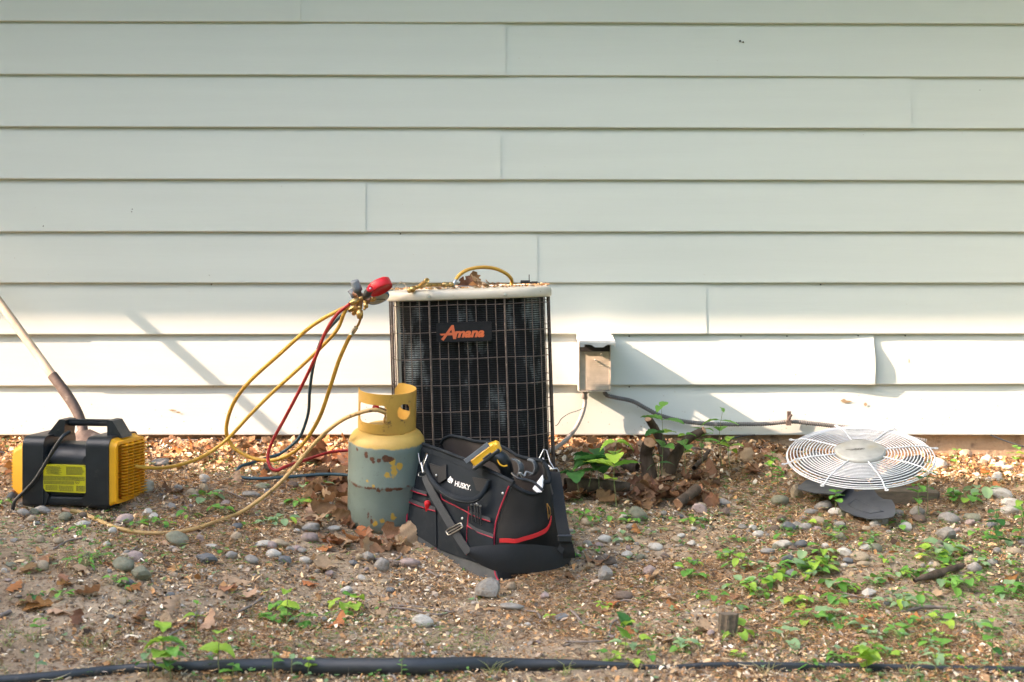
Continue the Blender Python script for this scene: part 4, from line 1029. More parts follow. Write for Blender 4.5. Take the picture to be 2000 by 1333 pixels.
# the right-hand gusset sags between the two stiff mouths
TR = f(*ER[-1]); dBR = BR.y - CY
BTR = P(1062, 903, dBR - .06); BTL = P(866, 864, BL.y - CY - .05)
def curve3(a, m, b, t): return a * (1 - t) ** 2 + m * 2 * t * (1 - t) + b * t * t
dip = P(1073, 1000, (TR.y + BTR.y) / 2 - CY - .03)
gn = (BR - RB).cross(Vector((0, 0, 1))).normalized()
if gn.x < 0: gn = -gn
rows = []
for j in range(15):
    v = j / 14; r = []
    for i in range(15):
        u = i / 14; bot = RB.lerp(BR, u); tp = curve3(TR, dip, BTR, u)
        e0 = f(*poly_at(ER, v)) if True else None
        p = bot.lerp(tp, v); p = p.lerp(e0, (1 - u) ** 4)
        p = p + gn * (.022 * math.sin(math.pi * u) * math.sin(math.pi * v) + .006 * noise.noise(Vector((u * 4, v * 5, 7))) * math.sin(math.pi * u)); r.append(p)
    rows.append(r)
mb = MB(); mb.sheet(rows, .005); mb.build('side_panel', M['fabric_side'], bag)
gus = rows
mb = MB(); rows = []
for j in range(9):
    v = j / 8; r = []
    for i in range(9):
        u = i / 8; bot = LB.lerp(BL, u); tp = curve3(f(*EL[-1]), (f(*EL[-1]) + BTL) / 2 + Vector((-.03, 0, -.07)), BTL, u)
        r.append(bot.lerp(tp, v).lerp(f(*poly_at(EL, v)), (1 - u) ** 4))
    rows.append(r)
mb.sheet(rows, .004); mb.build('side_panel', M['fabric_side'], bag)
# back panel with its curved stiff mouth
bk_top = [(862, 868), (866, 858), (880, 852.5), (905, 857), (928, 864), (960, 866), (991, 879), (1010, 892), (1032, 898), (1052, 900), (1062, 903)]
NB = 24; rows = []
for j in range(9):
    v = j / 8; r = []
    for i in range(NB + 1):
        u = i / NB; bot = BL.lerp(BR, u) + Vector((0, -.004, 0)); q = poly_at(bk_top, u); dd = (BTL.y + (BTR.y - BTL.y) * u) - CY + .012 * math.sin(math.pi * u)
        tp = P(q[0], q[1], dd); r.append(bot.lerp(tp, v) + Vector((0, .010, 0)) * math.sin(math.pi * v))
    rows.append(r)
mb = MB(); mb.sheet(rows, .006); mb.build('back_panel', M['lining'], bag)
mb = MB(); mb.tube([r + Vector((0, 0, .002)) for r in rows[-1]], .0055, 8); mb.build('mouth_rim', M['fabric'], bag)
mb = MB(); mb.tube(spline([rows[-1][-1], P(1069, 915, BTR.y - CY - .01), P(1074, 940, BTR.y - CY - .02), curve3(TR, dip, BTR, .75)], 5), .006, 8); mb.build('mouth_rim', M['fabric'], bag)
mb = MB(); mb.tube([curve3(TR, dip, BTR, i / 12) + gn * .002 for i in range(10)], .006, 8); mb.build('mouth_rim', M['fabric'], bag)
mb = MB()
fl = [[(LB.lerp(RB, i / 6)).lerp(BL.lerp(BR, i / 6), j / 4) + Vector((0, 0, .004)) for i in range(7)] for j in range(5)]
mb.sheet(fl, .008); mb.build('bottom', M['grey_base'], bag)
def band(a, b, name, m, off, th=.002, n=16, parent=bag):
    """strip on the front between two photo-pixel lines"""
    mb = MB(); rws = [[fb(*poly_at(l, i / n), off) for i in range(n + 1)] for l in (b, [lerp2(poly_at(b, k / 8), poly_at(a, k / 8), .5) for k in range(9)], a)]
    mb.sheet(rws, th); return mb.build(name, m, parent)
def line_(pl, name, m, off, r=.0016, n=8, parent=bag):
    mb = MB(); mb.tube(spline([fb(*q, off) for q in pl], n), r, 8); return mb.build(name, m, parent)
band([(826, 869), (870, 885), (930, 909), (1000, 945)], [(822, 881), (868, 897), (927, 922), (994, 957)], 'mouth_band', M['fabric'], .003, .006, 20)
mb = MB(); mb.tube([f(*poly_at([(826, 868), (870, 883), (930, 907), (1004, 943)], i / 20), .001) for i in range(21)], .0062, 8); mb.build('mouth_rim', M['fabric'], bag)
band([(795, 1036), (812, 1044), (838, 1062), (860, 1076), (915, 1095), (967, 1112)], [(793, 1052), (812, 1065), (840, 1085), (890, 1112), (940, 1131), (974, 1139)], 'base_band', M['grey_base'], .003, .004, 20)
# pockets: raised cloth panels with grey hem and red piping
def pocket(pl, name='pocket', off=.006):
    top, bot = pl; mb = MB(); rws = []
    for k in range(7):
        t = k / 6; rws.append([fb(*lerp2(poly_at(bot, i / 10), poly_at(top, i / 10), t), off + .006 * math.sin(math.pi * i / 10) * t) for i in range(11)])
    mb.sheet(rws, .0035); return mb.build(name, M['fabric'], bag)
pk = pocket(([(799, 984), (825, 995), (851, 1001)], [(796, 1036), (820, 1050), (852, 1070)]))
pk2 = pocket(([(862, 972), (890, 988), (914, 1003)], [(855, 1072), (880, 1083), (912, 1093)]))
pk3 = pocket(([(914, 1003), (936, 1013), (964, 1024)], [(912, 1093), (940, 1103), (965, 1110)]), off=.004)
pk4 = pocket(([(912, 1028), (932, 1041), (963, 1052)], [(911, 1090), (935, 1100), (963, 1108)]), off=.012)
for a, hem in (([(800, 957), (815, 963), (833, 968)], 7), ([(799, 981), (820, 990), (850, 999)], 8), ([(914, 1003), (936, 1012), (957, 1019)], 7), ([(912, 1027), (932, 1040), (963, 1051)], 7)):
    line_(a, 'piping', M['piping'], .013); band([(x, y - hem) for x, y in a], [(x, y - 1) for x, y in a], 'pocket_hem', M['webbing'], .011, .002, 10)
line_([(861, 962), (862, 972), (868, 978), (890, 989), (915, 1002)], 'piping', M['piping'], .012)
line_([(915, 990), (915, 1002), (913, 1026), (912, 1034)], 'piping', M['piping'], .012)
line_([(814, 889), (805, 912), (799, 938), (796, 975), (794, 1038)], 'piping', M['piping'], .008, .0026)
line_([(994, 950), (984, 975), (974, 1002), (967, 1030), (965, 1065), (966, 1115), (973, 1134)], 'piping', M['piping'], .004, .0022)
line_([(851, 1000), (851, 1040), (852, 1074)], 'stitching', M['piping'], .0045, .0007)
line_([(912, 1034), (911, 1060), (911, 1085)], 'stitching', M['piping'], .018, .0007)
st_ = MB()
for i in range(46):
    t = i / 46; q = poly_at([(999, 952), (988, 978), (978, 1004), (971, 1032), (969, 1066)], t); a = fb(*q, .0035); b = fb(q[0] - .3, q[1] + 2.2, .0035); st_.tube([a, b], .0005, 4)
st_.build('edge_stitching', M['webbing'], bag, kind='stuff')
# lettering and the little dog head emblem
def pxmap(v, ox, oy, ax, ay, bx, by): return (ox + v.x * ax + v.y * bx, oy + v.x * ay + v.y * by)
vs_, fs_ = text_mesh('HUSKY', 1.0, .0, .022, .12); w = max(v.x for v in vs_); hh = max(v.y for v in vs_)
mb = MB(); mb.add([fb(*pxmap(v, 887.5, 949.0, 30.5 / w, 9.3 / w, .6 / hh, -10.3 / hh), .0015) for v in vs_], fs_); lg = mb.build('lettering', M['white_print'], bag)
vs_, fs_ = text_mesh('.', 1.0, .0, .02, 0); mb = MB(); mb.add([fb(*pxmap(v, 918, 957.5, 8, 2, 0, -8), .0015) for v in vs_], fs_); mb.build('lettering', M['white_print'], bag)
dog = [[(873.5, 936.5), (877, 934), (880, 930), (881.5, 934), (885, 936.5), (884.5, 940.5), (881, 945.5), (880.3, 941), (877, 938.2), (873.5, 937.6)], [(873.5, 938.4), (877, 939.5), (879.5, 942.5), (879, 944.2), (875, 941)]]
mb = MB()
for pl in dog: mb.add([fb(*q, .0016) for q in pl], [tuple(range(len(pl)))])
mb.build('dog_head_emblem', M['white_print'], bag)
# grab handle
hp = [(832, 903), (834, 920), (843, 938), (856, 954), (876, 968), (898, 976), (920, 978), (935, 972), (946, 958), (954, 940)]
pp = spline([fb(*q, .012 + .030 * math.sin(math.pi * i / 9)) for i, q in enumerate(hp)], 6)
mb = MB(); n = len(pp); mb.tube(pp, [.0055 + .0045 * math.sin(math.pi * min(1, max(0, i / (n - 1)))) for i in range(n)], 12); mb.build('grab_handle', M['fabric'], bag)
line_([(858, 959), (876, 971), (898, 979.5), (920, 981), (934, 976)], 'handle_seam', M['webbing'], .050, .0012)
for pl in ([(838, 905), (860, 912), (871, 908), (871, 935), (858, 944), (846, 934)], [(922, 932), (956, 938), (954, 950), (943, 962), (930, 958)]):
    c = sum((fb(*q, .01) for q in pl), Vector()) / len(pl); mb = MB(); k = len(pl)
    mb.slab([fb(*q, .009) for q in pl], FPn.n, .006); mb.build('handle_patch', M['webbing_black'], bag)
for q in ((852, 929), (903, 1013), (982, 964), (931, 985)):
    mb = MB(); mb.lathe([(0, .003), (.0035, .0028), (.0045, 0)], fb(*q, .012), FPn.n, 12); mb.build('rivet', M['steel'], bag)
# shoulder strap: clip, ribbon, buckle, pad and the far ribbon
def ribbon(pts, w, name, m, parent=bag, th=.002, wd=None, n=6):
    c = spline([p for p, _ in pts], n); s = spline([q for _, q in pts], n); mb = MB()
    rws = [[c[i] + (s[i] - c[i]).normalized() * w * (j / 2 - 1) for j in range(5)] for i in range(len(c))]
    mb.sheet(rws, th); return mb.build(name, m, parent)
def fr_(px, py, off, dx_=9, dy_=-6): return (fb(px, py, off), fb(px, py, off) + (f(px + dx_, py + dy_) - f(px, py)))
strap = ribbon([fr_(830, 930, .020), fr_(838, 950, .028), fr_(847, 968, .030), fr_(865, 999, .026), fr_(884, 1031, .024), fr_(902, 1060, .024), fr_(916, 1080, .026)], .0165, 'strap', M['webbing'])
mb = MB(); c = [(829.5 + 0, 1033), (870, 1032)]
qd = [(870, 1037), (900, 1021), (904, 1030), (876, 1046)]
loop = []
for i in range(4):
    a, b = qd[i], qd[(i + 1) % 4]; loop += [fb(*lerp2(a, b, t), .030) for t in (.12, .5, .88)]
mb.tube(loop, .0019, 8, closed=True); mb.tube([fb(873, 1041.5, .031), fb(902, 1025.5, .031)], .0017, 8); mb.build('buckle', M['steel'], strap)
mb = MB()
mb.tube([fb(817, 886, .018), fb(820, 905, .020), fb(826, 912, .020), fb(835, 889, .018), fb(833, 885, .018), fb(826, 903, .02)], .0019, 8)
mb.tube([fb(823, 905, .02), fb(827, 924, .022)], .0042, 10)
mb.tube([fb(818, 930, .02), fb(817, 925, .02), fb(822, 922, .021), fb(836, 923, .021), fb(839, 928, .021), fb(836, 932, .021), (fb(819, 931, .02))], .0018, 8)
mb.build('snap_hook', M['steel'], strap)
pd = []
top_ = [(919, 1069), (945, 1066), (975, 1064), (1007, 1063), (1045, 1064), (1082, 1068), (1104, 1074), (1114, 1086)]
bot_ = [(916, 1084), (936, 1103), (966, 1116), (1005, 1120), (1045, 1119), (1082, 1113), (1104, 1106), (1116, 1094)]
rws = []
for j in range(7):
    t = j / 6; r = []
    for i in range(21):
        a = poly_at(top_, i / 20); b = poly_at(bot_, i / 20); q = lerp2(b, a, t); u = i / 20
        dd = 4.035 + .10 * u + .10 * sm(.35, 1, u) + .012 * t - .03 * math.sin(math.pi * u) - .008 * math.sin(math.pi * t); r.append(P(q[0], q[1], dd))
    rws.append(r)
mb = MB(); mb.sheet(rws, .012); mb.build('shoulder_pad', M['webbing_black'], strap)
sr = []
for px, py, d in ((1082, 922, 4.30), (1087, 950, 4.28), (1092, 985, 4.25), (1097, 1020, 4.22), (1103, 1050, 4.20), (1110, 1075, 4.20), (1112, 1090, 4.21)):
    p = P(px, py, d); sr.append((p, p + Vector((.01, .001, 0))))
ribbon(sr, .018, 'strap', M['webbing_black'])
ribbon([(P(1104, 1050, 4.19), P(1110, 1052, 4.19)), (P(1100, 1062, 4.2), P(1106, 1066, 4.2)), (P(1093, 1078, 4.19), P(1099, 1083, 4.19))], .009, 'strap_end', M['webbing_black'])
mb = MB(); mb.box(P(1103, 1052, 4.185), (.042, .012, .022), bev=.003); mb.build('strap_slider', M['black_plastic'], bag)
mb = MB(); mb.tube([P(1053, 896, 4.33), P(1062, 878, 4.34), P(1068, 880, 4.34), P(1074, 902, 4.32), P(1083, 917, 4.31)], .0018, 8); mb.tube([P(1072, 924, 4.305), P(1073, 917, 4.305), P(1088, 915, 4.305), P(1092, 922, 4.305)], .0020, 8); mb.tube([P(1060, 895, 4.34), P(1066, 905, 4.33), P(1080, 918, 4.31)], .0022, 8)
mb.build('snap_hook', M['steel'], bag)
# red side strap with its snap hook
GP_ = Plane(RB, BR, curve3(TR, dip, BTR, .5))
def gpt_(px, py):
    best = None
    for rr_ in gus:
        for p in rr_:
            d_ = p.y - CY; qx = 1000 + p.x * F / d_; qy = HZ - (p.z - CZ) * F / d_; e = (qx - px) ** 2 + (qy - py) ** 2
            if best is None or e < best[0]: best = (e, d_)
    return P(px, py, best[1] - .010)
ribbon([(gpt_(x, y), gpt_(x, y) + Vector((.0, 0, .01))) for x, y in ((976, 1056), (990, 1056), (1007, 1057), (1022, 1053), (1040, 1048), (1058, 1041), (1068, 1034), (1074, 1022), (1076, 1012))], .0062, 'side_strap', M['red_web'])
mb = MB(); mb.tube([gpt_(1068, 983) - Vector((0, .01, 0)), gpt_(1073, 990) - Vector((0, .01, 0)), gpt_(1075, 1002) - Vector((0, .01, 0)), gpt_(1071, 1014) - Vector((0, .01, 0)), gpt_(1070, 1000) - Vector((0, .01, 0)), gpt_(1068, 984) - Vector((0, .01, 0))], .0018, 6); mb.build('snap_hook', M['brass'], bag)
# ------------------------------------------------------------------ contents: each its own thing
dd = 4.30
dr = empty('cordless_drill', P(955, 900, dd), 'yellow and black cordless drill lying battery up in the open tool bag', 'drill')
def rot_box(name, c, size, ang, m, parent, bev=.005, yaw=0):
    mb = MB(); mb.box((0, 0, 0), size, Matrix.Rotation(math.radians(ang), 3, 'Y') @ Matrix.Rotation(math.radians(yaw), 3, 'Z'), bev=bev); mb.v = [tuple(Vector(v) + c) for v in mb.v]; return mb.build(name, m, parent)
bat = rot_box('battery', P(946, 887, dd), (.088, .062, .028), -37, M['amber'], dr)
rot_box('battery_label', P(931, 885, dd - .034), (.088, .002, .014), -37, M['grey_plastic'], bat, .0005)
sy = MB(); vs_, fs_ = text_mesh('20V', .010, .0002, 0, .2); ang = math.radians(37); c = P(926, 893, dd - .0355)
sy.add([c + Vector((v.x * math.cos(ang) - v.y * math.sin(ang), -v.z, v.x * math.sin(ang) + v.y * math.cos(ang))) for v in vs_], fs_); 
rot_box('battery_cap', P(962, 877, dd), (.05, .058, .036), -20, M['amber'], bat, .007)
rot_box('battery_release', P(951, 891, dd - .028), (.032, .01, .006), -37, M['black_plastic'], bat, .002)
mb = MB(); mb.tube(spline([P(957, 888, dd), P(972, 893, dd - .01), P(984, 904, dd - .01), P(990, 922, dd), P(992, 945, dd + .02)], 5), [.020, .021, .0215, .022, .0225, .023, .0235, .024, .024, .0235, .023, .0225, .022, .021, .021, .020, .02, .02, .02, .02, .02], 16); mb.build('grip', M['black_plastic'], dr)
mb = MB(); mb.tube(spline([P(971, 896, dd - .031), P(975, 906, dd - .034), P(983, 911, dd - .034), P(991, 910, dd - .032)], 4), .0022, 6); mb.build('grip_stripe', M['amber'], dr)
rot_box('battery_foot', P(950, 896, dd - .004), (.10, .058, .014), -37, M['black_plastic'], dr, .004)
gg = empty('safety_glasses', P(1022, 912, 4.25), 'cloudy clear safety glasses folded at the mouth of the tool bag', 'safety glasses')
for c0, s in (((1000, 902), 1), ((1032, 900), .85)):
    mb = MB(); rws = []
    for i in range(9):
        a = math.pi * (i / 8) * .95; r = []
        for j in range(5):
            q = (c0[0] + 15 * s * math.sin(a) * (1) - 2 + j * 2.2, c0[1] + 6 - 17 * s * math.cos(a) + 6 + (j - 2) ** 2 * .5); r.append(P(q[0], q[1], 4.26 - .012 * math.sin(a) + j * .006))
        rws.append(r)
    mb.sheet(rws, .003); mb.build('lens', M['clear_plastic'], gg)
mb = MB(); mb.tube(spline([P(1010, 930, 4.22), P(1016, 924, 4.2), P(1024, 930, 4.2), P(1028, 922, 4.21), P(1040, 926, 4.22)], 5), .003, 8); mb.build('arm', M['clear_plastic'], gg)
mb = MB(); mb.tube([P(1014, 925, 4.19), P(1019, 933, 4.19)], .0012, 6); mb.build('hinge', M['steel'], gg)
mb = MB(); mb.slab([P(1040, 955, 4.20), P(1060, 928, 4.22), P(1063, 938, 4.22), (P(1058, 962, 4.19)), P(1048, 962, 4.19)], (0, -1, 0), .006); o = mb.build('paper_pad', M['white_print']); tag(o, 'pale grey card tucked in the right end of the tool bag', 'card'); origin_to(o, P(1050, 962, 4.2))
mb = MB(); mb.tube(spline([P(1000, 925, 4.2), P(1012, 935, 4.18), P(1028, 938, 4.18), P(1044, 944, 4.18), P(1060, 958, 4.17)], 5), .0045, 10); o = mb.build('coiled_cable', M['black_plastic']); tag(o, 'coil of black cable in the bag under the safety glasses', 'cable'); origin_to(o, P(1030, 945, 4.2))
for i, (x, y0_, y1_) in enumerate(((921, 988, 1021), (928, 987, 1019), (933, 988, 1022), (938, 990, 1026))):
    mb = MB(); mb.tube([fb(x, y0_, .017), fb(x + .5, (y0_ + y1_) / 2, .017), fb(x + 1.5, y1_, .015)], [.0030, .0026, .0016], 8); e = empty('hex_key', fb(x, y1_, .015), 'slim black tool clipped on the bag pocket, %s of the four counting from the left' % ('first', 'second', 'third', 'fourth')[i], 'hand tool', 'slim tools clipped on the bag pocket')
    mb.build('shaft', M['black_plastic'], e); mb = MB(); mb.lathe([(0, 0), (.0036, 0), (.0036, .004), (0, .005)], fb(x, y0_, .017), (0, 0, 1), 10); mb.build('tip', M['steel'], e)
mb = MB(); mb.lathe([(0, .012), (.004, .011), (.009, .008), (.0105, .0), (.0095, -.01), (.009, -.04)], fb(835, 985, .014), Vector((-.1, -.4, .9)), 18); o = mb.build('screwdriver_handle', M['red_rubber']); tag(o, 'round red screwdriver end poking out of the left bag pocket', 'screwdriver'); origin_to(o, fb(835, 995, .01))
# ------------------------------------------------------------------ litter on the soil: bark chips, dry catkins, grit, leaf crumbs
M['litter'] = mat('dry_litter', (.3, .2, .12, 1), attr='piece_colour', rough=.9, spec=.2)
M['strands'] = mat('dry_catkins', (.3, .2, .12, 1), attr='piece_colour', rough=.95, spec=.1, trans=.15)
M['grit'] = mat('grit', (.3, .3, .3, 1), attr='piece_colour', rough=.85, spec=.3)
RS = np.random.RandomState(11)
def samples(n, tmax=2.45, fdens=None):
    out = []
    while len(out) < n:
        t = RS.rand() * tmax; x = (RS.rand() * 2 - 1) * ((5.75 - t) * .36 + .25)
        if fdens is None or RS.rand() < fdens(x, -t): out.append((x, -t))
    return out
def blocked(x, y):   # under the air conditioner, the cylinder or the bag
    return (abs(x - ACX) < .27 and abs(y - ACY) < .27)
def nz2(x, y, s, o=0.0): return noise.noise(Vector((x * s, y * s, o)))
def soil_z(x, y): return gz(x, y)
def frames(pts, tilt):
    n = len(pts); X = np.array([p[0] for p in pts]); Y = np.array([p[1] for p in pts]); Z = np.array([soil_z(*p) for p in pts])
    a = RS.rand(n) * 2 * np.pi; u = np.stack([np.cos(a), np.sin(a), RS.randn(n) * tilt], 1); u /= np.linalg.norm(u, axis=1)[:, None]
    w = np.stack([-np.sin(a), np.cos(a), RS.randn(n) * tilt], 1); v = w - (w * u).sum(1)[:, None] * u; v /= np.linalg.norm(v, axis=1)[:, None]
    return np.stack([X, Y, Z], 1), u, v, np.cross(u, v)
def pal(cols, wts, n, var=.2):
    cols = np.array(cols); i = RS.choice(len(cols), n, p=np.array(wts) / sum(wts)); return cols[i] * (1 + 1.6 * var * RS.randn(n, 1)).clip(.35, 1.6)
def bare(x, y): return sm(.02, .30, nz2(x, y, 1.15, 51) + .35 * nz2(x, y, 3.6, 8)) * sm(.75, 1.2, -y)
def near_wall(x, y): return sm(.62, .25, -y)
def chips(n, name, label, dens, L0, L1, aspect, cols, wts, tilt=.35, lift=.003, tmax=2.45):
    pts = samples(n, tmax, dens); c, u, v, w = frames(pts, tilt); n = len(pts)
    L = (L0 + (L1 - L0) * RS.rand(n) ** 2)[:, None]; W = L * (aspect[0] + (aspect[1] - aspect[0]) * RS.rand(n)[:, None]); b = L * .22 * RS.randn(n)[:, None]
    c[:, 2] += lift + RS.rand(n) * lift * 1.5
    j = lambda s=.12: 1 + s * RS.randn(n)[:, None]
    V = np.stack([c - u * L * .5 * j() - v * W * .3 * j(), c - u * L * .45 * j() + v * W * .35 * j(), c + w * b - v * W * .5 * j(), c + w * b + v * W * .5 * j(), c + u * L * .5 * j() - v * W * .25 * j(), c + u * L * .45 * j() + v * W * .3 * j()], 1).reshape(-1, 3)
    k = np.arange(n)[:, None] * 6; Fq = np.stack([k + [0, 2, 3, 1], k + [2, 4, 5, 3]], 1).reshape(-1, 4)
    col = np.repeat(pal(cols, wts, n), 2, 0)
    o = bpy.data.objects.new(name, mesh_np(name, V, Fq, M['litter'], col)); COL.objects.link(o); tag(o, label, kind='stuff'); return o
TAN, CREAM, ORANGE, BROWN, DARK, GREY = (.62, .44, .25), (.76, .65, .49), (.52, .28, .12), (.30, .185, .10), (.09, .06, .04), (.33, .28, .23)
chips(60000, 'wood_chips', 'pale wood chips and bark crumbs strewn over the soil', lambda x, y: (.30 + .70 * max(near_wall(x, y), sm(1.7, 2.2, -y), sm(.0, .4, nz2(x, y, 2.1, 4)))) * (1 - .85 * bare(x, y)), .004, .019, (.22, .6), [TAN, CREAM, ORANGE, BROWN, DARK, GREY], [6, 3.4, 3.0, 3.0, 1.6, 1.2], .55)
chips(9000, 'mulch', 'dense sunlit mulch of tan leaf crumbs along the foot of the wall', lambda x, y: near_wall(x, y) if not blocked(x, y) else 0, .008, .034, (.3, .8), [TAN, CREAM, ORANGE, BROWN, DARK], [5, 2.2, 3.6, 3.5, 1], .55, .006, .75)
chips(42000, 'soil_crumbs', 'fine brown crumbs of rotted leaf on the soil', lambda x, y: 1 - .6 * bare(x, y), .003, .009, (.4, 1), [TAN, BROWN, DARK, GREY, ORANGE, CREAM], [4, 4, 2.4, 1.6, 2.4, .9], .7, .001)
chips(2600, 'leaf_fragments', 'torn bits of dry leaf and bark lying on the soil', lambda x, y: (.35 + .65 * sm(-.05, .35, nz2(x, y, 1.9, 61))) * (1 - .5 * bare(x, y)), .009, .034, (.3, .7), [TAN, ORANGE, BROWN, DARK, (.40, .31, .23)], [3, 2.4, 4, 1.6, 3], .45, .003)
def strands(n, name, label, dens, L0, L1, wd, cols, wts, seg=5, tmax=2.45):
    pts = samples(n, tmax, dens); c, u, v, w = frames(pts, .25); n = len(pts); L = (L0 + (L1 - L0) * RS.rand(n))[:, None]
    c[:, 2] += .003 + .010 * RS.rand(n) ** 2; cur = RS.randn(n)[:, None] * 1.1; P_ = []
    for s in range(seg + 1):
        t = s / seg - .5; a = cur * t; p = c + (u * np.cos(a) + v * np.sin(a)) * L * t + v * L * .10 * RS.randn(n)[:, None] + w * L * .06 * RS.randn(n)[:, None]
        P_.append(p)
    V = []
    for s in range(seg + 1):
        ww = wd * (.35 if s in (0, seg) else 1); up = np.array([0, 0, 1.0]); V += [P_[s] - (v * .7 + up * .5) * ww, P_[s] + (v * .7 + up * .5) * ww]
    V = np.stack(V, 1).reshape(-1, 3); k = np.arange(n)[:, None] * 2 * (seg + 1)
    Fq = np.stack([k + [2 * s, 2 * s + 2, 2 * s + 3, 2 * s + 1] for s in range(seg)], 1).reshape(-1, 4); col = np.repeat(pal(cols, wts, n, .25), seg, 0)
    o = bpy.data.objects.new(name, mesh_np(name, V, Fq, M['strands'], col)); COL.objects.link(o); tag(o, label, kind='stuff')
strands(42000, 'dry_catkins', 'tangled rust brown dry catkins covering the soil', lambda x, y: (.12 + .88 * sm(-.12, .32, nz2(x, y, 1.7, 9) + .35 * nz2(x, y, 5, 2))) * (1 - .8 * bare(x, y)), .010, .038, .0009, [(.42, .235, .105), (.30, .165, .08), (.50, .33, .18), (.18, .10, .055)], [4, 3, 2, 1.5])
strands(2600, 'dead_grass', 'thin straw coloured dead grass stalks', None, .03, .11, .0007, [(.5, .42, .26), (.42, .33, .19), (.3, .22, .14)], [3, 2, 2])
strands(6500, 'grass', 'short green blades of grass and moss', lambda x, y: .1 + .9 * sm(.05, .35, nz2(x, y, 1.9, 21) + .35 * sm(.0, 1.3, x) * sm(.9, 1.4, -y)), .008, .036, .0010, [(.09, .20, .035), (.14, .26, .05), (.07, .13, .03)], [3, 3, 2])
# grit and pebbles too small to count
def grit(n, name, label, r0, r1, dens, cols, wts, p=3):
    pts = samples(n, 2.45, dens); c, u, v, w = frames(pts, .3); n = len(pts); r = (r0 + (r1 - r0) * RS.rand(n) ** p)[:, None]
    c[:, 2] += r[:, 0] * .18; V = []
    ring = 7
    for h, q in ((-.35, .7), (.05, 1.0), (.38, .78)):
        for k in range(ring):
            a = 2 * np.pi * k / ring; V.append(c + (u * np.cos(a) * 1.25 + v * np.sin(a) * .95) * r * q * (1 + .12 * RS.randn(n)[:, None]) + w * r * h)
    V.append(c + w * r * .55); m = 3 * ring + 1; V = np.stack(V, 1).reshape(-1, 3); k = np.arange(n)[:, None] * m; T = []
    for a in range(2):
        for b in range(ring):
            e = (b + 1) % ring; T += [k + [a * ring + b, a * ring + e, (a + 1) * ring + e], k + [a * ring + b, (a + 1) * ring + e, (a + 1) * ring + b]]
    for b in range(ring): T.append(k + [2 * ring + b, 2 * ring + (b + 1) % ring, 3 * ring])
    Fq = np.stack(T, 1).reshape(-1, 3); col = np.repeat(pal(cols, wts, n, .15), len(T), 0)
    o = bpy.data.objects.new(name, mesh_np(name, V, Fq, M['grit'], col, True)); COL.objects.link(o); tag(o, label, kind='stuff')
STC = [(.32, .29, .25), (.44, .39, .32), (.22, .21, .19), (.36, .29, .22), (.52, .49, .43), (.24, .20, .16)]
grit(5200, 'gravel', 'fine grit and pea gravel scattered over the soil', .0018, .0085, lambda x, y: .3 + .7 * sm(-.1, .3, nz2(x, y, 1.4, 33) + .3 * sm(.3, 1.2, x)), STC, [4, 3, 2, 3, 1.6, 2])

# ------------------------------------------------------------------ stones one can pick out
def stone_mat(name, c, c2, s3c=(.20, .15, .10, 1)):
    return mat(name, c + (1,), c2 + (1,), scale=3, rough=.9, bump=.0015, bscale=7, c3=s3c, s3=4, t3=(.55, .68), spec=.3, rand=.12)
SM = {'grey': stone_mat('grey_stone', (.30, .28, .25), (.21, .195, .17)), 'white': stone_mat('white_stone', (.50, .47, .41), (.41, .38, .33), (.30, .25, .2, 1)),
      'tan': stone_mat('tan_stone', (.40, .32, .22), (.32, .25, .17)), 'blue': stone_mat('blue_grey_stone', (.15, .16, .165), (.12, .125, .13)),
      'green': stone_mat('greenish_stone', (.21, .21, .15), (.15, .155, .11)), 'pink': stone_mat('pinkish_stone', (.36, .28, .25), (.28, .22, .2)), 'brown': stone_mat('brown_stone', (.17, .125, .095), (.12, .09, .07))}
def stone_mesh(seed, sub=2, rough=.16, flat=False):
    import bmesh
    bm = bmesh.new(); bmesh.ops.create_icosphere(bm, subdivisions=sub, radius=1); o = Vector((seed * 3.1, seed * 1.7, 0))
    for v in bm.verts:
        p = v.co.copy(); v.co = p * (1 + rough * noise.noise(p * .9 + o) * 1.6 + rough * .4 * noise.noise(p * 2.6 + o))
        if flat:
            for k in range(5):
                d = Vector((math.sin(seed * 7 + k * 2.1), math.cos(seed * 5 + k * 1.3), math.sin(seed + k * 3.3))).normalized(); e = v.co.dot(d) - .72
                if e > 0: v.co -= d * e
    me = bpy.data.meshes.new('stone'); bm.to_mesh(me); bm.free()
    me.polygons.foreach_set('use_smooth', [not flat] * len(me.polygons)); return me
SMESH = {}
def stone(px, py, w, h, colr, label, group=None, ang=False, rot=None, name='stone', sink=.25):
    """py = the stone's middle row; w, h in photo pixels"""
    p = gp(px, py + h * .30); d = p.y - CY; wx = w * d / F / 2; hz = h * d / F / 2 * 1.22
    key = (rnd.randrange(7), colr, ang)
    if key not in SMESH:
        me = stone_mesh(key[0] + (20 if ang else 0), 3 if not ang else 2, .21 if not ang else .26, ang); me.materials.append(SM[colr]); SMESH[key] = me
    o = bpy.data.objects.new(name, SMESH[key]); link(o); hz = hz * .92
    o.scale = (wx, max(wx * .75, hz * .8), hz); o.rotation_euler = (rnd.uniform(-.15, .15), rot if rot is not None else rnd.uniform(-.15, .15), rnd.uniform(-.4, .4) if rot is None else 0)
    o.location = p + Vector((0, wx * .4, hz * (1 - 2 * sink * .6))); return tag(o, label, 'stone', group)
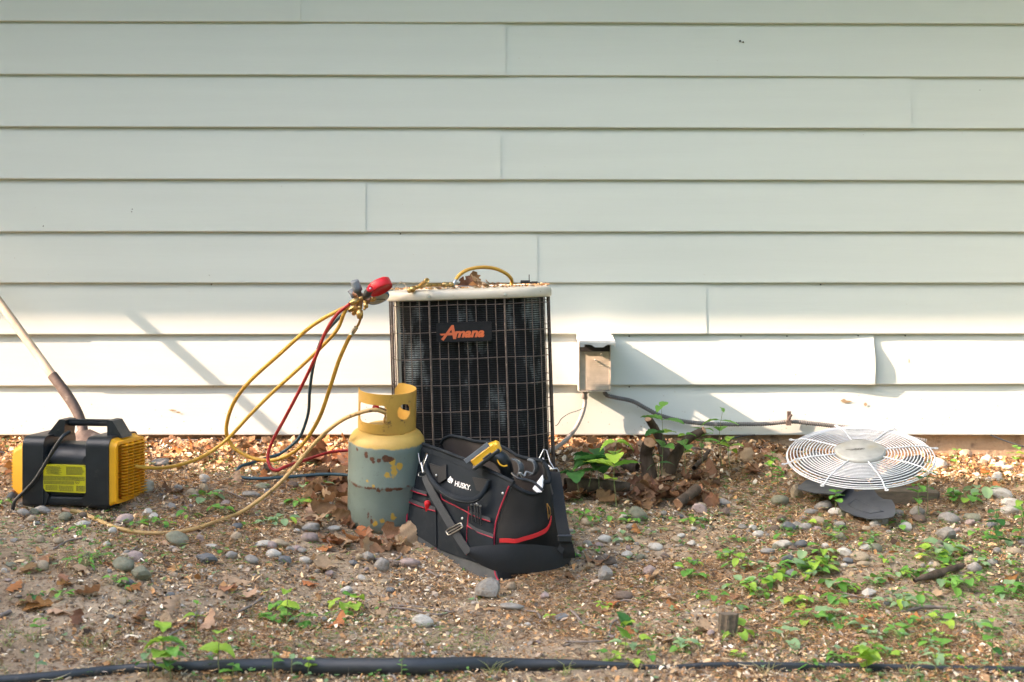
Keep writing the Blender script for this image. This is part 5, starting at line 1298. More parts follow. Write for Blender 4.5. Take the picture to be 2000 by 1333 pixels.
ST = [
 (401, 1095, 46, 22, 'blue', 'flat dark blue grey slate on bare soil below the tan hose', True), (237, 1108, 46, 28, 'green', 'mossy green grey stone, biggest of the left foreground', False),
 (262, 1092, 32, 22, 'pink', 'pale pink round stone just behind the mossy one', False), (272, 1125, 44, 32, 'green', 'angular greenish stone right in front of the mossy round stone', True),
 (80, 1110, 24, 20, 'tan', 'small tan stone near the left edge of the soil', False), (343, 1057, 48, 26, 'green', 'olive stone lying under the low point of the tan hose', False),
 (512, 1066, 38, 13, 'white', 'long white pebble in front of the hose, left one of a touching pair', False), (543, 1064, 38, 14, 'tan', 'long orange tan pebble touching the white pebble', False),
 (490, 1096, 30, 16, 'grey', 'dark grey oval pebble left of the pale pebble cluster', False), (450, 1087, 24, 14, 'grey', 'small grey pebble up left of the dark oval one', False),
 (533, 1085, 30, 17, 'white', 'pinkish white pebble on top of the pebble cluster', False), (554, 1096, 32, 18, 'blue', 'flat blue grey pebble in the pebble cluster', True),
 (595, 1098, 24, 15, 'white', 'smooth cream pebble right of the pebble cluster', False), (746, 1108, 30, 26, 'grey', 'grey stone among twigs below the gas cylinder', False),
 (718, 1091, 30, 22, 'grey', 'grey stone partly under the brown leaves below the cylinder', True), (800, 1104, 40, 18, 'pink', 'flat pinkish stone behind the twig near the bag', False),
 (606, 1034, 38, 17, 'grey', 'long light grey stone left of the gas cylinder foot', False), (604, 1054, 32, 17, 'pink', 'purple grey stone under the long light grey one', False), (650, 1035, 24, 10, 'white', 'small white pebble nearest to the gas cylinder foot', False),
 (462, 1031, 20, 12, 'blue', 'small slate blue pebble inside the bend of the tan hose', False), (461, 1052, 22, 18, 'tan', 'tan grey pebble below the small slate blue one', False), (415, 1070, 28, 10, 'white', 'flat jagged whitish stone in front of the tan hose', True),
 (281, 955, 38, 26, 'white', 'large pale grey stone at the right end of the machine', False), (310, 907, 44, 14, 'grey', 'flat grey stone under the yellow hose by the machine', False), (267, 897, 24, 44, 'grey', 'smooth grey stone standing behind the louvred end of the machine', False),
 (81, 999, 34, 14, 'grey', 'long grey stone under the front left of the machine', False), (44, 1004, 26, 14, 'grey', 'grey pebble in front of the left end cap of the machine', False), (60, 1016, 20, 12, 'tan', 'small pebble below the two grey ones left of the machine', False),
 (126, 1013, 28, 18, 'green', 'greenish stone at the brass end of the tan hose', False), (161, 1026, 28, 12, 'white', 'flat whitish stone below the tan hose near its end', False), (242, 1018, 36, 18, 'pink', 'pinkish grey stone below the right corner of the machine', False),
 (334, 991, 18, 13, 'grey', 'small round grey pebble left of the clover patch', False), (517, 922, 20, 24, 'brown', 'brown grey stone inside the red hose curl', True), (512, 952, 30, 12, 'green', 'mossy flat stone under the blue hose', False), (487, 968, 32, 12, 'grey', 'flat grey stone just above the tan hose', False),
 (398, 937, 20, 16, 'white', 'pale pebble in the sun flecks left of the blue hose', False), (950, 1157, 58, 42, 'grey', 'big angular grey rock in front of the tool bag', True), (998, 1148, 22, 14, 'tan', 'small tan stone touching the big angular rock', False),
 (824, 1218, 42, 24, 'white', 'smooth white oval stone in the middle foreground', False), (1000, 1189, 46, 13, 'grey', 'long flat grey stone in the middle foreground', False), (676, 1157, 26, 18, 'white', 'pale speckled stone left of the catkin patch', True),
 (1096, 1209, 30, 12, 'blue', 'narrow blue grey stone right of the single green leaf', True), (1245, 1009, 38, 28, 'green', 'round green grey stone below the leaf heap, largest there', False), (1182, 1127, 32, 30, 'grey', 'light grey wedge shaped stone right of the bag strap', True),
 (1181, 1056, 30, 15, 'white', 'white oval pebble right of the tool bag', False), (1280, 1072, 28, 14, 'white', 'white oval pebble in the open soil right of the bag', False), (1226, 1086, 24, 16, 'white', 'pale blue white stone beside green leaves', True),
 (1183, 1098, 42, 18, 'brown', 'brown flat stone behind the light grey wedge stone', False), (1145, 1023, 22, 14, 'tan', 'cream stone right beside the hanging strap', False), (1161, 1037, 20, 9, 'tan', 'small cream stone below the one beside the strap', False),
 (1330, 1048, 18, 8, 'white', 'tiny bright white pebble on the open soil', False), (1352, 1063, 18, 12, 'white', 'small chalky stone right of the tiny bright pebble', True), (1270, 1118, 30, 22, 'pink', 'pinkish angular stone among small weeds', True), (1216, 1168, 36, 16, 'brown', 'dark brown stone above a twig in the right middle', False),
 (1365, 997, 34, 22, 'pink', 'speckled pinkish rock near the short sawn branch', True), (1414, 984, 26, 14, 'grey', 'grey stone up right of the speckled rock', False), (1330, 1010, 16, 8, 'blue', 'small dark pebble between round green stone and speckled rock', False),
 (1541, 1033, 30, 20, 'blue', 'dark slate blue stone in the row below the fan guard', False), (1573, 1032, 26, 14, 'grey', 'dark grey stone right of the slate blue one', False), (1596, 1035, 18, 10, 'pink', 'small brownish pebble right of the dark grey one', False), (1601, 1022, 32, 18, 'tan', 'tan stone behind the small brownish pebble', False),
 (1471, 1034, 18, 13, 'white', 'round cream pebble, upper one of two on the right soil', False), (1482, 1046, 22, 12, 'white', 'round cream pebble, lower one of two on the right soil', False), (1450, 1031, 18, 10, 'grey', 'small grey white pebble left of the two cream ones', False),
 (1530, 1067, 38, 18, 'white', 'big chalky white stone left of a dark pebble', True), (1564, 1066, 26, 13, 'blue', 'dark pebble right of the chalky white stone', False), (1612, 1069, 16, 13, 'white', 'pale angular pebble right of the dark pebble', True), (1649, 1081, 34, 18, 'white', 'chalky block shaped stone in the right pebble group', True),
 (1692, 1073, 26, 13, 'white', 'bright white oval pebble in the right pebble group', False), (1680, 1091, 38, 18, 'tan', 'large beige oval stone in the right pebble group', False), (1688, 1105, 26, 12, 'tan', 'beige pebble below the large beige one', False), (1658, 1098, 24, 12, 'blue', 'bluish pebble at the left of the beige pair', False),
 (1546, 1125, 26, 21, 'grey', 'dark grey lump among the right hand weeds', True), (1720, 1022, 30, 20, 'grey', 'grey stone right under the fan blade tip', False), (1769, 1031, 28, 17, 'white', 'cream rough stone right of the fan blade', True), (1755, 1005, 20, 12, 'grey', 'small grey stone beside the fan blade tip', False), (1793, 1003, 28, 20, 'grey', 'grey stone under the timber block', False),
 (1855, 1016, 40, 22, 'grey', 'broad grey stone right of the fan guard', False), (1900, 1014, 32, 14, 'green', 'flat olive stone near the right edge', False), (1974, 1000, 40, 20, 'white', 'pale rough rock at the right edge', True), (1955, 966, 50, 22, 'white', 'long sunlit pale rock at the right edge, upper one', True), (1974, 985, 42, 20, 'white', 'pale layered rock at the right edge, middle one', True),
 (1850, 1048, 40, 30, 'grey', 'upright wedge rock with moss at the right', True), (1525, 982, 34, 22, 'green', 'olive round stone left below the fan guard', False), (1556, 967, 26, 34, 'tan', 'tall pale broken stone left of the fan blades', True), (1610, 992, 34, 16, 'grey', 'grey flat stone left of the big fan blade', False), (1585, 1002, 32, 10, 'grey', 'long flat stone below the grey one left of the blade', False),
 (1699, 1162, 32, 16, 'white', 'white stone in the right foreground weeds', True), (1870, 1135, 30, 14, 'white', 'whitish blue feather shaped stone beside the rotten wood', True), (1840, 910, 26, 18, 'white', 'white stone in full sun right of the fan guard', True), (1930, 900, 24, 16, 'white', 'white sunlit stone near the right foundation', False), (1500, 1080, 34, 12, 'grey', 'flat grey stone behind the broad leaved weeds', False),
]
for s in ST:
    px, py, w, h, c, lab, ang = s; stone(px, py, w, h, c, lab, None, ang)
def scatter_stones(n, x0, x1, y0, y1, wr, label, group, cols, seed):
    R = random.Random(seed)
    for i in range(n):
        w = R.uniform(*wr); stone(R.uniform(x0, x1), R.uniform(y0, y1), w, w * R.uniform(.45, .8), R.choice(cols), label, group, R.random() < .35, name='pebble')
ALLC = ['grey', 'white', 'tan', 'blue', 'green', 'pink', 'grey', 'tan', 'brown']
scatter_stones(34, 20, 660, 940, 1010, (9, 22), 'small pebble on the soil around the hoses, left of the cylinder', 'small pebbles around the hoses', ALLC, 1)
scatter_stones(46, 0, 800, 1010, 1140, (9, 22), 'small pebble on the left part of the bare soil', 'small pebbles on the left soil', ALLC, 2)
scatter_stones(36, 1110, 1560, 990, 1110, (9, 22), 'small pebble on the soil between the bag and the fan guard', 'small pebbles on the middle soil', ALLC, 3)
scatter_stones(60, 1480, 2000, 1000, 1120, (10, 28), 'small pebble in the stony ground below the fan guard', 'small pebbles below the fan guard', ALLC, 4)
scatter_stones(34, 0, 2000, 1140, 1290, (9, 20), 'small pebble in the blurred foreground litter', 'small pebbles in the foreground', ALLC, 5)
scatter_stones(16, 1830, 2000, 885, 950, (12, 26), 'pale sunlit pebble right of the fan guard by the foundation', 'sunlit pebbles by the foundation', ['white', 'tan', 'white'], 6)

# ------------------------------------------------------------------ fallen oak leaves
def leafmat(name, a, b): return mat(name, a + (1,), b + (1,), scale=25, rough=.75, c3=tuple(c * .55 for c in a) + (1,), s3=45, t3=(.6, .8), spec=.25, rand=.22, trans=.25)
LM = [leafmat('dead_leaf_brown', (.26, .135, .07), (.34, .19, .10)), leafmat('dead_leaf_tan', (.42, .28, .17), (.50, .35, .22)), leafmat('dead_leaf_dark', (.14, .07, .04), (.19, .10, .055)), leafmat('dead_leaf_orange', (.42, .18, .06), (.36, .16, .06))]
def oak_mesh(seed, m):
    R = random.Random(seed); rows = []; n = 20; cu = R.uniform(-1.6, 2.2); ro = R.uniform(.4, 2.2) * R.choice((1, 1, -1)); tw = R.uniform(-.7, .7); nl = R.choice((3, 4))
    pinch = R.uniform(.3, .55)
    for i in range(n + 1):
        v = i / n; env = math.sin(math.pi * min(1, v * .92 + .05)) ** .75 * .36; lob = 1 - pinch * (.5 + .5 * math.cos(2 * math.pi * nl * v + .6)) ** 1.2
        wl = env * lob * (1 + .15 * R.uniform(-1, 1)) + .004; wr = env * (1 - pinch * (.5 + .5 * math.cos(2 * math.pi * nl * v + 1.0)) ** 1.2) * (1 + .15 * R.uniform(-1, 1)) + .004
        a = cu * (v - .5); cy = math.sin(a) / cu if abs(cu) > .05 else v - .5; cz = (1 - math.cos(a)) / cu if abs(cu) > .05 else 0; r = []
        for j in range(-3, 4):
            s = j / 3; w = (wl if s < 0 else wr) * abs(s); sg = -1 if s < 0 else 1
            b = ro * w * 1.6; x = sg * math.sin(b) / max(.3, abs(ro) * 1.6) if abs(ro) > .3 else sg * w
            z = (1 - math.cos(b)) / (ro * 1.6) + .02 * math.sin(v * 17 + j * 1.3)
            t_ = tw * (v - .5); r.append((x * math.cos(t_) - z * math.sin(t_), cy, cz + x * math.sin(t_) + z * math.cos(t_)))
        rows.append(r)
    mb = MB(); mb.grid(rows); mb.tube([(0, rows[0][3][1], rows[0][3][2]), (.01, rows[0][3][1] - .15, rows[0][3][2] + .01)], .006, 4)
    return mb.mesh('oak_leaf', m)
OAK = [[oak_mesh(100 + k * 10 + i, LM[k]) for i in range(6)] for k in range(4)]
def leaf_at(p, size, kind, label, group=None, lay=None, name='oak_leaf'):
    o = bpy.data.objects.new(name, OAK[kind][rnd.randrange(6)]); link(o); o.location = p; o.scale = (size,) * 3
    o.rotation_euler = lay if lay else (rnd.uniform(-.5, .5), rnd.uniform(-.5, .5), rnd.uniform(0, 6.28)); return tag(o, label, 'leaf', group)
def heap(n, box, size, label, group, kinds, h=.03, seed=0, tilt=.6):
    R = random.Random(seed)
    for i in range(n):
        px, py = R.uniform(box[0], box[2]), R.uniform(box[1], box[3]); p = gp(px, py); q = i / n
        p = p + Vector((0, 0, .008 + h * R.random() * math.sin(math.pi * (px - box[0]) / (box[2] - box[0]))))
        leaf_at(p, R.uniform(*size), R.choice(kinds), label, group, (R.gauss(0, tilt), R.gauss(0, tilt), R.uniform(0, 6.28)))
heap(60, (590, 895, 690, 1035), (.05, .10), 'curled brown oak leaf in the heap left of the gas cylinder', 'leaves heaped left of the gas cylinder', (0, 0, 2, 1), .05, 1)
heap(26, (632, 1052, 795, 1082), (.05, .09), 'brown oak leaf piled at the foot of the gas cylinder', 'leaves piled below the gas cylinder', (0, 0, 1, 2, 3), .02, 2, .45)
heap(30, (1092, 925, 1235, 985), (.05, .10), 'brown leaf in the dark litter between the bag strap and the stump', 'leaves between bag and stump', (0, 2, 2, 1), .02, 33, .4)
heap(60, (1235, 938, 1420, 992), (.05, .10), 'brown leaf in the dark heap around the stump', 'leaves heaped around the stump', (0, 2, 2, 0, 1), .03, 3, .45)
heap(44, (280, 866, 690, 905), (.05, .10), 'sunlit orange oak leaf along the foot of the wall, left side', 'sunlit leaves left of the air conditioner', (3, 1, 0, 1), .02, 4)
heap(26, (1092, 868, 1300, 900), (.05, .09), 'sunlit orange leaf between air conditioner and stump', 'sunlit leaves right of the air conditioner', (3, 1, 0), .02, 5)
heap(20, (1400, 880, 1560, 930), (.05, .09), 'tan leaf on the soil between the stump and the fan guard', 'leaves left of the fan guard', (1, 0, 1), .02, 6)
heap(26, (0, 1090, 760, 1230), (.05, .10), 'single dry oak leaf on the bare soil, left foreground', 'scattered leaves left foreground', (1, 0, 1, 3), .004, 7, .3)
heap(22, (1100, 1110, 2000, 1260), (.04, .08), 'single dry leaf among the weeds, right foreground', 'scattered leaves right foreground', (1, 0, 1, 3), .004, 8, .3)
heap(14, (1600, 900, 1990, 960), (.04, .08), 'dry tan leaf under and beside the fan guard', 'leaves around the fan guard', (1, 3, 0), .01, 9)
heap(12, (0, 890, 40, 990), (.05, .08), 'dry leaf left of the recovery machine', 'leaves left of the machine', (0, 3, 1), .01, 10)
for px, py, s, k, lay, lab in ((797, 1062, .11, 1, (1.25, .15, .2), 'large pale tan oak leaf standing against the bag corner'), (765, 1058, .10, 0, (1.1, -.4, .5), 'pointed brown oak leaf standing between cylinder and bag'),
        (672, 1010, .12, 0, (1.3, .3, -.3), 'big brown leaf leaning on the left side of the gas cylinder'), (1395, 935, .12, 0, (.9, .2, .9), 'broad light brown leaf on the right side of the dark heap'),
        (340, 1190, .09, 1, (.5, .8, .3), 'pale twisted leaf in the left foreground'), (322, 1062, .09, 1, (.2, .2, 1.3), 'pinkish tan oak leaf under the low point of the tan hose'), (150, 1222, .05, 2, (1.0, .4, .2), 'small dark curled leaf standing in the left foreground'),
        (115, 1198, .07, 1, (.1, .1, 1.5), 'flat cream leaf in the left foreground'), (430, 1160, .10, 1, (.2, .4, 1.2), 'folded greyish oak leaf in the middle left foreground'), (335, 963, .09, 2, (.3, .2, 1.2), 'dark curled leaf right of the pale stone by the machine'),
        (660, 905, .08, 3, (1.2, .2, .1), 'rust orange leaf upright near the red hose'), (515, 944, .06, 3, (1.3, .0, .1), 'small orange leaf standing at the blue hose'), (464, 945, .06, 1, (1.0, .3, .4), 'tan leaf leaning on the bend of the blue hose'),
        (1455, 905, .10, 1, (1.3, .4, -.4), 'tall grey tan leaf standing upright left of the fan guard'), (1165, 1100, .10, 0, (.1, .1, 1.5), 'long brown leaf lying right of the bag pad'), (1245, 1040, .06, 3, (.4, .2, .4), 'rust coloured leaf scrap on the open soil'), (1320, 1190, .07, 3, (.3, .2, .8), 'orange brown leaf scrap in the right foreground')):
    leaf_at(gp(px, py) + Vector((0, 0, .02 if abs(lay[0]) > .8 else .008)), s, k, lab, None, lay)
R_ = random.Random(77)
for i, (px, py, d, s, k, lay) in enumerate(((915, 553, 4.93, .07, 2, (1.2, .3, .2)), (928, 545, 4.95, .06, 0, (1.35, -.3, .1)), (942, 551, 4.9, .10, 1, (.5, .4, 1.4)), (905, 556, 4.9, .06, 2, (.9, .2, .8)), (960, 556, 4.92, .06, 1, (.2, .2, 1.2)), (925, 557, 4.86, .05, 3, (.4, .2, .2)), (975, 558, 4.9, .04, 2, (.3, .1, 2)))):
    leaf_at(P(px, py, d), s, k, 'dry oak leaf caught on top of the air conditioner under the short hose', 'leaves on the air conditioner', lay)
# crumbs on the lid
n = 700; a = RS.rand(n) * 6.283; q = .225 + .045 * RS.rand(n); cx = np.cos(a) * q * 1.05; cy = np.sin(a) * q * 1.05
c = np.stack([cx, cy, np.full(n, .647)], 1); V = []; u = RS.randn(n, 3) * [1, 1, .35]; u /= np.linalg.norm(u, axis=1)[:, None]; v = np.cross(u, RS.randn(n, 3)); v /= np.linalg.norm(v, axis=1)[:, None]; L_ = (.003 + .010 * RS.rand(n) ** 2)[:, None]
V = np.stack([c - u * L_, c + v * L_ * .4, c + u * L_, c - v * L_ * .4], 1).reshape(-1, 3)
o = bpy.data.objects.new('leaf_crumbs', mesh_np('leaf_crumbs', V, np.arange(4 * n).reshape(-1, 4), M['litter'], pal([TAN, ORANGE, BROWN, DARK], [3, 3, 3, 1], n))); link(o); o.matrix_world = ACM; tag(o, 'leaf crumbs and dust lying on the lid of the air conditioner', kind='stuff')

# ------------------------------------------------------------------ twigs
M['twig'] = mat('dry_twig', (.16, .13, .11, 1), (.24, .20, .17, 1), scale=40, rough=.9)
for pts, r, lab in (([(688, 1092), (725, 1096), (768, 1100), (800, 1104), (830, 1115), (856, 1132)], .0035, 'forked grey twig below the gas cylinder'), ([(768, 1100), (784, 1090), (780, 1082)], .003, 'side twig sticking up below the gas cylinder'),
        ([(760, 1190), (800, 1196), (850, 1204), (886, 1200)], .0028, 'thin dark twig left of the white oval stone'), ([(770, 1185), (830, 1192), (880, 1198)], .002, 'thin straight twig above the white oval stone'),
        ([(1020, 1194), (1050, 1204), (1056, 1220)], .003, 'bent twig right of the long flat stone'), ([(1110, 1192), (1124, 1206), (1140, 1222), (1168, 1234)], .0034, 'crooked grey twig in the right middle foreground'),
        ([(1190, 1245), (1194, 1225), (1210, 1212)], .003, 'curved twig beside the single green leaf'), ([(1105, 1257), (1150, 1260), (1190, 1254)], .0025, 'long flat twig near the black edging'), ([(385, 1200), (360, 1230), (330, 1245)], .004, 'short forked stick behind the foreground seedlings'),
        ([(462, 1200), (485, 1192), (500, 1180), (515, 1172)], .004, 'dark stick in the middle left foreground'), ([(0, 1206), (22, 1200)], .006, 'dark stick end at the left edge'), ([(1480, 1132), (1510, 1128), (1545, 1115)], .003, 'thin twig touching the dark grey lump'), ([(1620, 1152), (1650, 1165), (1700, 1172), (1750, 1168)], .0028, 'long thin twig across the right weeds'),
        ([(420, 944), (450, 940), (485, 943)], .003, 'pale twig left of the blue hose'), ([(410, 958), (440, 964), (480, 978)], .0025, 'thin grey twig above the tan hose'), ([(1400, 882), (1330, 878), (1260, 874), (1100, 872)], .004, 'long straight vine along the wall foot right of the air conditioner'), ([(300, 866), (380, 864), (440, 862), (520, 864)], .004, 'long straight vine along the wall foot left of the hoses'),
        ([(1255, 1182), (1225, 1178), (1206, 1180)], .003, 'dark twig under the dark brown stone'), ([(245, 1090), (262, 1078), (275, 1065)], .003, 'slanting twig left of the hose belly'), ([(105, 1076), (130, 1063), (160, 1054)], .003, 'arched twig at the left in front of the machine'), ([(1760, 1200), (1800, 1192), (1850, 1190)], .005, 'dark stick in the right foreground')):
    q = spline([gp(*p_) + Vector((0, 0, .004 + .004 * (i % 2))) for i, p_ in enumerate(pts)], 5); mb = MB(); mb.tube(q, [r * (1 + .2 * math.sin(i * 2.1)) for i in range(len(q))], 6); o = mb.build('twig', M['twig']); tag(o, lab, 'twig'); origin_to(o, q[0])
log('rotten_wood', [gp(1785, 1142) + Vector((0, 0, .012)), gp(1830, 1135) + Vector((0, 0, .02)), gp(1880, 1118) + Vector((0, 0, .02))], [.006, .013, .008], 'dark rotten piece of wood in the right foreground', 'wood', cut=False)
log('cut_log', [gp(1355, 925) + Vector((0, 0, .02)), gp(1375, 905) + Vector((0, 0, .02)), gp(1385, 895) + Vector((0, 0, .03))], [.009, .008, .006], 'orange brown stick leaning right of the stump', 'stick', cut=False)
mb = MB(); c = gp(1420, 1240); fl = []
for k in range(28):
    a = 2 * math.pi * k / 28; r = .022 * (1 + (.10 if k % 4 < 2 else -.10)); fl.append((r * math.cos(a), r * math.sin(a) * .8))
rws = [[c + Vector((x * (1 + .1 * h), y, 0)) + Vector((h * .10 * .045, 0, h * .055)) for x, y in fl] for h in (-.2, .2, .6, 1)]
mb.grid(rws, False, True); mb.add(rws[-1], [tuple(range(28))]); o = mb.build('fluted_wood_plug', M['old_wood']); tag(o, 'small fluted brown wooden plug standing in the right foreground', 'wooden plug'); origin_to(o, c)

# ------------------------------------------------------------------ black edging pipe across the foreground
M['edging'] = mat('edging_black', (.016, .020, .023, 1), (.026, .031, .035, 1), scale=12, rough=.5, c3=(.14, .11, .08, 1), s3=22, t3=(.60, .76))
def edging(pts, label):
    q = spline([gp(max(-150, min(2150, px)), py + r * F / d * .75) + Vector((0, 0, r * .75)) for px, py, d, r in pts], 8); n = len(q); rr = []
    for i in range(n):
        t = i / (n - 1) * (len(pts) - 1); j = min(len(pts) - 2, int(t)); rr.append(pts[j][3] + (pts[j + 1][3] - pts[j][3]) * (t - j))
    e = empty('garden_edging', q[0], label, 'garden edging'); mb = MB(); mb.tube(q, rr, 16); mb.build('bead', M['edging'], e)
    mb = MB(); rws = [[p + Vector((0, s, -z)) for p in q] for s, z in ((-.004, .0), (-.006, .02), (-.006, .06))]; mb.sheet(rws, .004); mb.build('strip', M['edging'], e)
edging([(-100, 1338, 3.38, .013), (100, 1322, 3.38, .012), (230, 1308, 3.38, .011), (350, 1303, 3.38, .013), (480, 1302, 3.38, .018), (620, 1303, 3.38, .0215), (800, 1303, 3.38, .0215), (930, 1299, 3.38, .019), (1020, 1299, 3.38, .016), (1120, 1298, 3.38, .012), (1210, 1300, 3.38, .008), (1300, 1303, 3.38, .004), (1400, 1299, 3.38, .007), (1600, 1301, 3.38, .008), (1800, 1305, 3.38, .008), (2100, 1311, 3.38, .008)], 'long black plastic lawn edging, half buried across the front of the picture')

# ------------------------------------------------------------------ weeds
def leafgreen(name, a, b): return mat(name, a + (1,), b + (1,), scale=35, rough=.5, spec=.35, rand=.18, trans=.40)
GM = [leafgreen('leaf_green', (.13, .34, .05), (.20, .42, .08)), leafgreen('leaf_deep_green', (.045, .15, .035), (.065, .19, .045)), leafgreen('leaf_lime', (.30, .50, .05), (.36, .54, .08)), leafgreen('leaf_pale', (.24, .40, .18), (.32, .46, .24))]
M['stem'] = mat('green_stem', (.14, .22, .06, 1), (.20, .17, .08, 1), scale=20, rough=.6)
def leaf_mesh(seed, m, shape):
    R = random.Random(seed); rows = []; n = 10; droop = R.uniform(.2, 1.1); fold = R.uniform(.1, .5)
    for i in range(n + 1):
        v = i / n
        w = {'ovate': .30 * math.sin(math.pi * v ** .8) ** .8, 'heart': .46 * math.sin(math.pi * (v * .93 + .05) ** .62) ** .75, 'lance': .15 * math.sin(math.pi * v ** .9), 'oval': .36 * math.sin(math.pi * v) ** .6}[shape] + .003
        w *= 1 + (.07 if i % 2 else -.04); a = droop * v; r = []
        for j in (-1, -.5, 0, .5, 1):
            r.append((j * w, math.sin(a) / droop, -(1 - math.cos(a)) / droop + fold * abs(j) * w + .015 * math.sin(i * 2.2 + j * 3)))
        rows.append(r)
    if shape == 'heart':
        for k, x in ((0, .7), (1, 1.0)):
            rows[k] = [(q[0] * (1.6 if k == 0 else 1.1), q[1] - (.10 if k == 0 else .05) * abs(j), q[2]) for q, j in zip(rows[k], (-1, -.6, 0, .6, 1))]
    mb = MB(); mb.grid(rows); return mb.mesh('leaf', m)
LEAF = {(s, g): [leaf_mesh(i * 7 + g, GM[g], s) for i in range(3)] for s in ('ovate', 'heart', 'lance', 'oval') for g in range(4)}
def leaf_obj(parent, base, yaw, pitch, size, shape, g, loc):
    o = bpy.data.objects.new('leaf', LEAF[(shape, g)][rnd.randrange(3)]); link(o, parent); o.location = base - loc; o.scale = (size,) * 3
    o.rotation_euler = (pitch, rnd.uniform(-.25, .25), yaw); return o
def upright(px, py, hpx, nl, lpx, shape, g, label, group=None, lean=0.0, spread=1.0, pairs=True, name='weed', d=None, pitch=(.0, .5)):
    base = gp(px, py) if d is None else P(px, py, d); dd_ = base.y - CY; h = hpx * dd_ / F; L_ = lpx * dd_ / F
    e = empty(name, base, label, 'plant', group); top = base + Vector((lean * h, rnd.uniform(-.1, .1) * h, h)); mid = base.lerp(top, .5) + Vector((rnd.uniform(-.06, .06) * h, 0, 0))
    sp_ = spline([base - Vector((0, 0, .01)), mid, top], 5); mb = MB(); mb.tube(sp_, [.0016 - .0009 * i / len(sp_) for i in range(len(sp_))], 5); mb.build('stem', M['stem'], e)
    yaw = rnd.uniform(0, 6.28)
    for i in range(nl):
        t = 1 - (i // (2 if pairs else 1)) / max(1, math.ceil(nl / (2 if pairs else 1))) * .75 * spread
        j = min(len(sp_) - 1, int(t * (len(sp_) - 1))); s = L_ * rnd.uniform(.7, 1.1) * (.75 if i < 2 else 1)
        a = yaw + (math.pi * (i % 2) + 1.35 * (i // 2) if pairs else 2.4 * i); leaf_obj(e, sp_[j], a, rnd.uniform(*pitch), s, shape, g if rnd.random() < .75 else rnd.choice((0, 1, 2)), base)
    return e
def rosette(px, py, n, lpx, shape, g, label, group=None, st=1.0, name='weed'):
    """low cluster: each leaf on its own short stalk"""
    base = gp(px, py); dd_ = base.y - CY; L_ = lpx * dd_ / F; e = empty(name, base, label, 'plant', group); mb = MB()
    for i in range(n):
        a = i * 2.4 + rnd.uniform(-.4, .4); r = L_ * rnd.uniform(.3, .9) * st; tip = base + Vector((math.cos(a) * r, math.sin(a) * r, L_ * rnd.uniform(.25, .9) * st))
        mb.tube([base, base.lerp(tip, .5) + Vector((0, 0, L_ * .12)), tip], .0008, 4)
        leaf_obj(e, tip, a - math.pi / 2 + rnd.uniform(-.3, .3), rnd.uniform(-.5, .5), L_ * rnd.uniform(.7, 1.15), shape, g if rnd.random() < .7 else rnd.choice((0, 2, 3)), base)
    mb.build('stalks', M['stem'], e, kind='stuff'); return e
# named ones round the stump
upright(1292, 925, 130, 8, 48, 'ovate', 0, 'tall leafy sapling growing up through the stump', d=5.02)
upright(1340, 920, 70, 5, 34, 'oval', 0, 'bright leafy shoot between the stump limbs', d=5.0)
upright(1285, 930, 40, 4, 34, 'lance', 1, 'low dark green shoot in front of the stump', d=4.98)
upright(1204, 985, 120, 7, 61, 'ovate', 2, 'young sapling with pale stem and bright leaves right of the bag', d=4.74)
upright(1150, 945, 50, 7, 61, 'ovate', 1, 'spreading dark green weed between strap and stump', lean=.2, d=4.85, spread=.5)
upright(1130, 960, 45, 6, 56, 'ovate', 1, 'dark leafy weed right behind the bag strap', lean=-.2, d=4.83, spread=.5)
upright(1170, 950, 55, 6, 64, 'ovate', 1, 'broad leaved green weed left of the pale stemmed sapling', d=4.88, spread=.5)
upright(1410, 905, 105, 8, 42, 'lance', 0, 'slender tall weed in front of the conduit', d=5.15)
upright(1372, 900, 60, 7, 42, 'lance', 0, 'weed with drooping leaves at the right sawn limb', d=5.1)
upright(1425, 905, 45, 5, 39, 'oval', 2, 'yellow green weed below the slender tall one', d=5.12)
upright(1508, 940, 55, 9, 22, 'oval', 0, 'bushy green weed at the left edge of the fan guard', d=4.86)
upright(1520, 955, 35, 7, 20, 'oval', 0, 'small bushy weed just left of the fan blades', d=4.82)
upright(1812, 1000, 95, 10, 24, 'lance', 1, 'leafy stem climbing beside the timber block', d=4.72)
upright(1795, 1005, 70, 8, 24, 'oval', 0, 'green weed in front of the timber block', d=4.70)
upright(1632, 990, 28, 5, 22, 'oval', 0, 'small plant against the left edge of the large fan blade', d=4.66)
upright(1862, 985, 30, 8, 24, 'oval', 0, 'low leafy weed right of the timber block')
rosette(1890, 985, 9, 26, 'oval', 0, 'broad leaved patch of weed right of the fan guard'); rosette(1915, 968, 8, 28, 'oval', 3, 'sunlit pale weed by the long pale rock')
upright(1948, 1075, 75, 10, 26, 'oval', 1, 'dark green bushy weed at the right edge'); upright(1995, 1040, 60, 6, 26, 'oval', 0, 'weed cut by the right edge of the picture')
upright(1870, 925, 45, 5, 18, 'oval', 0, 'thin seedling in the sun beside the foundation'); upright(1985, 915, 40, 6, 22, 'oval', 0, 'seedling in the sun at the right edge')
rosette(165, 1110, 12, 26, 'lance', 0, 'feathery fern like weed in the left foreground', st=1.3); rosette(180, 1095, 12, 22, 'lance', 0, 'second feathery weed just behind the fern like one', st=1.3)
rosette(555, 1024, 8, 22, 'oval', 3, 'grey green low weed in the bend of the tan hose'); rosette(520, 1026, 7, 18, 'oval', 3, 'small grey green weed left of the larger one in the hose bend')
rosette(585, 990, 8, 22, 'oval', 0, 'green weed right of the tan hose'); rosette(405, 978, 9, 22, 'oval', 0, 'green weed patch between yellow and tan hoses'); rosette(432, 1005, 7, 20, 'oval', 0, 'small weed touching the tan hose')
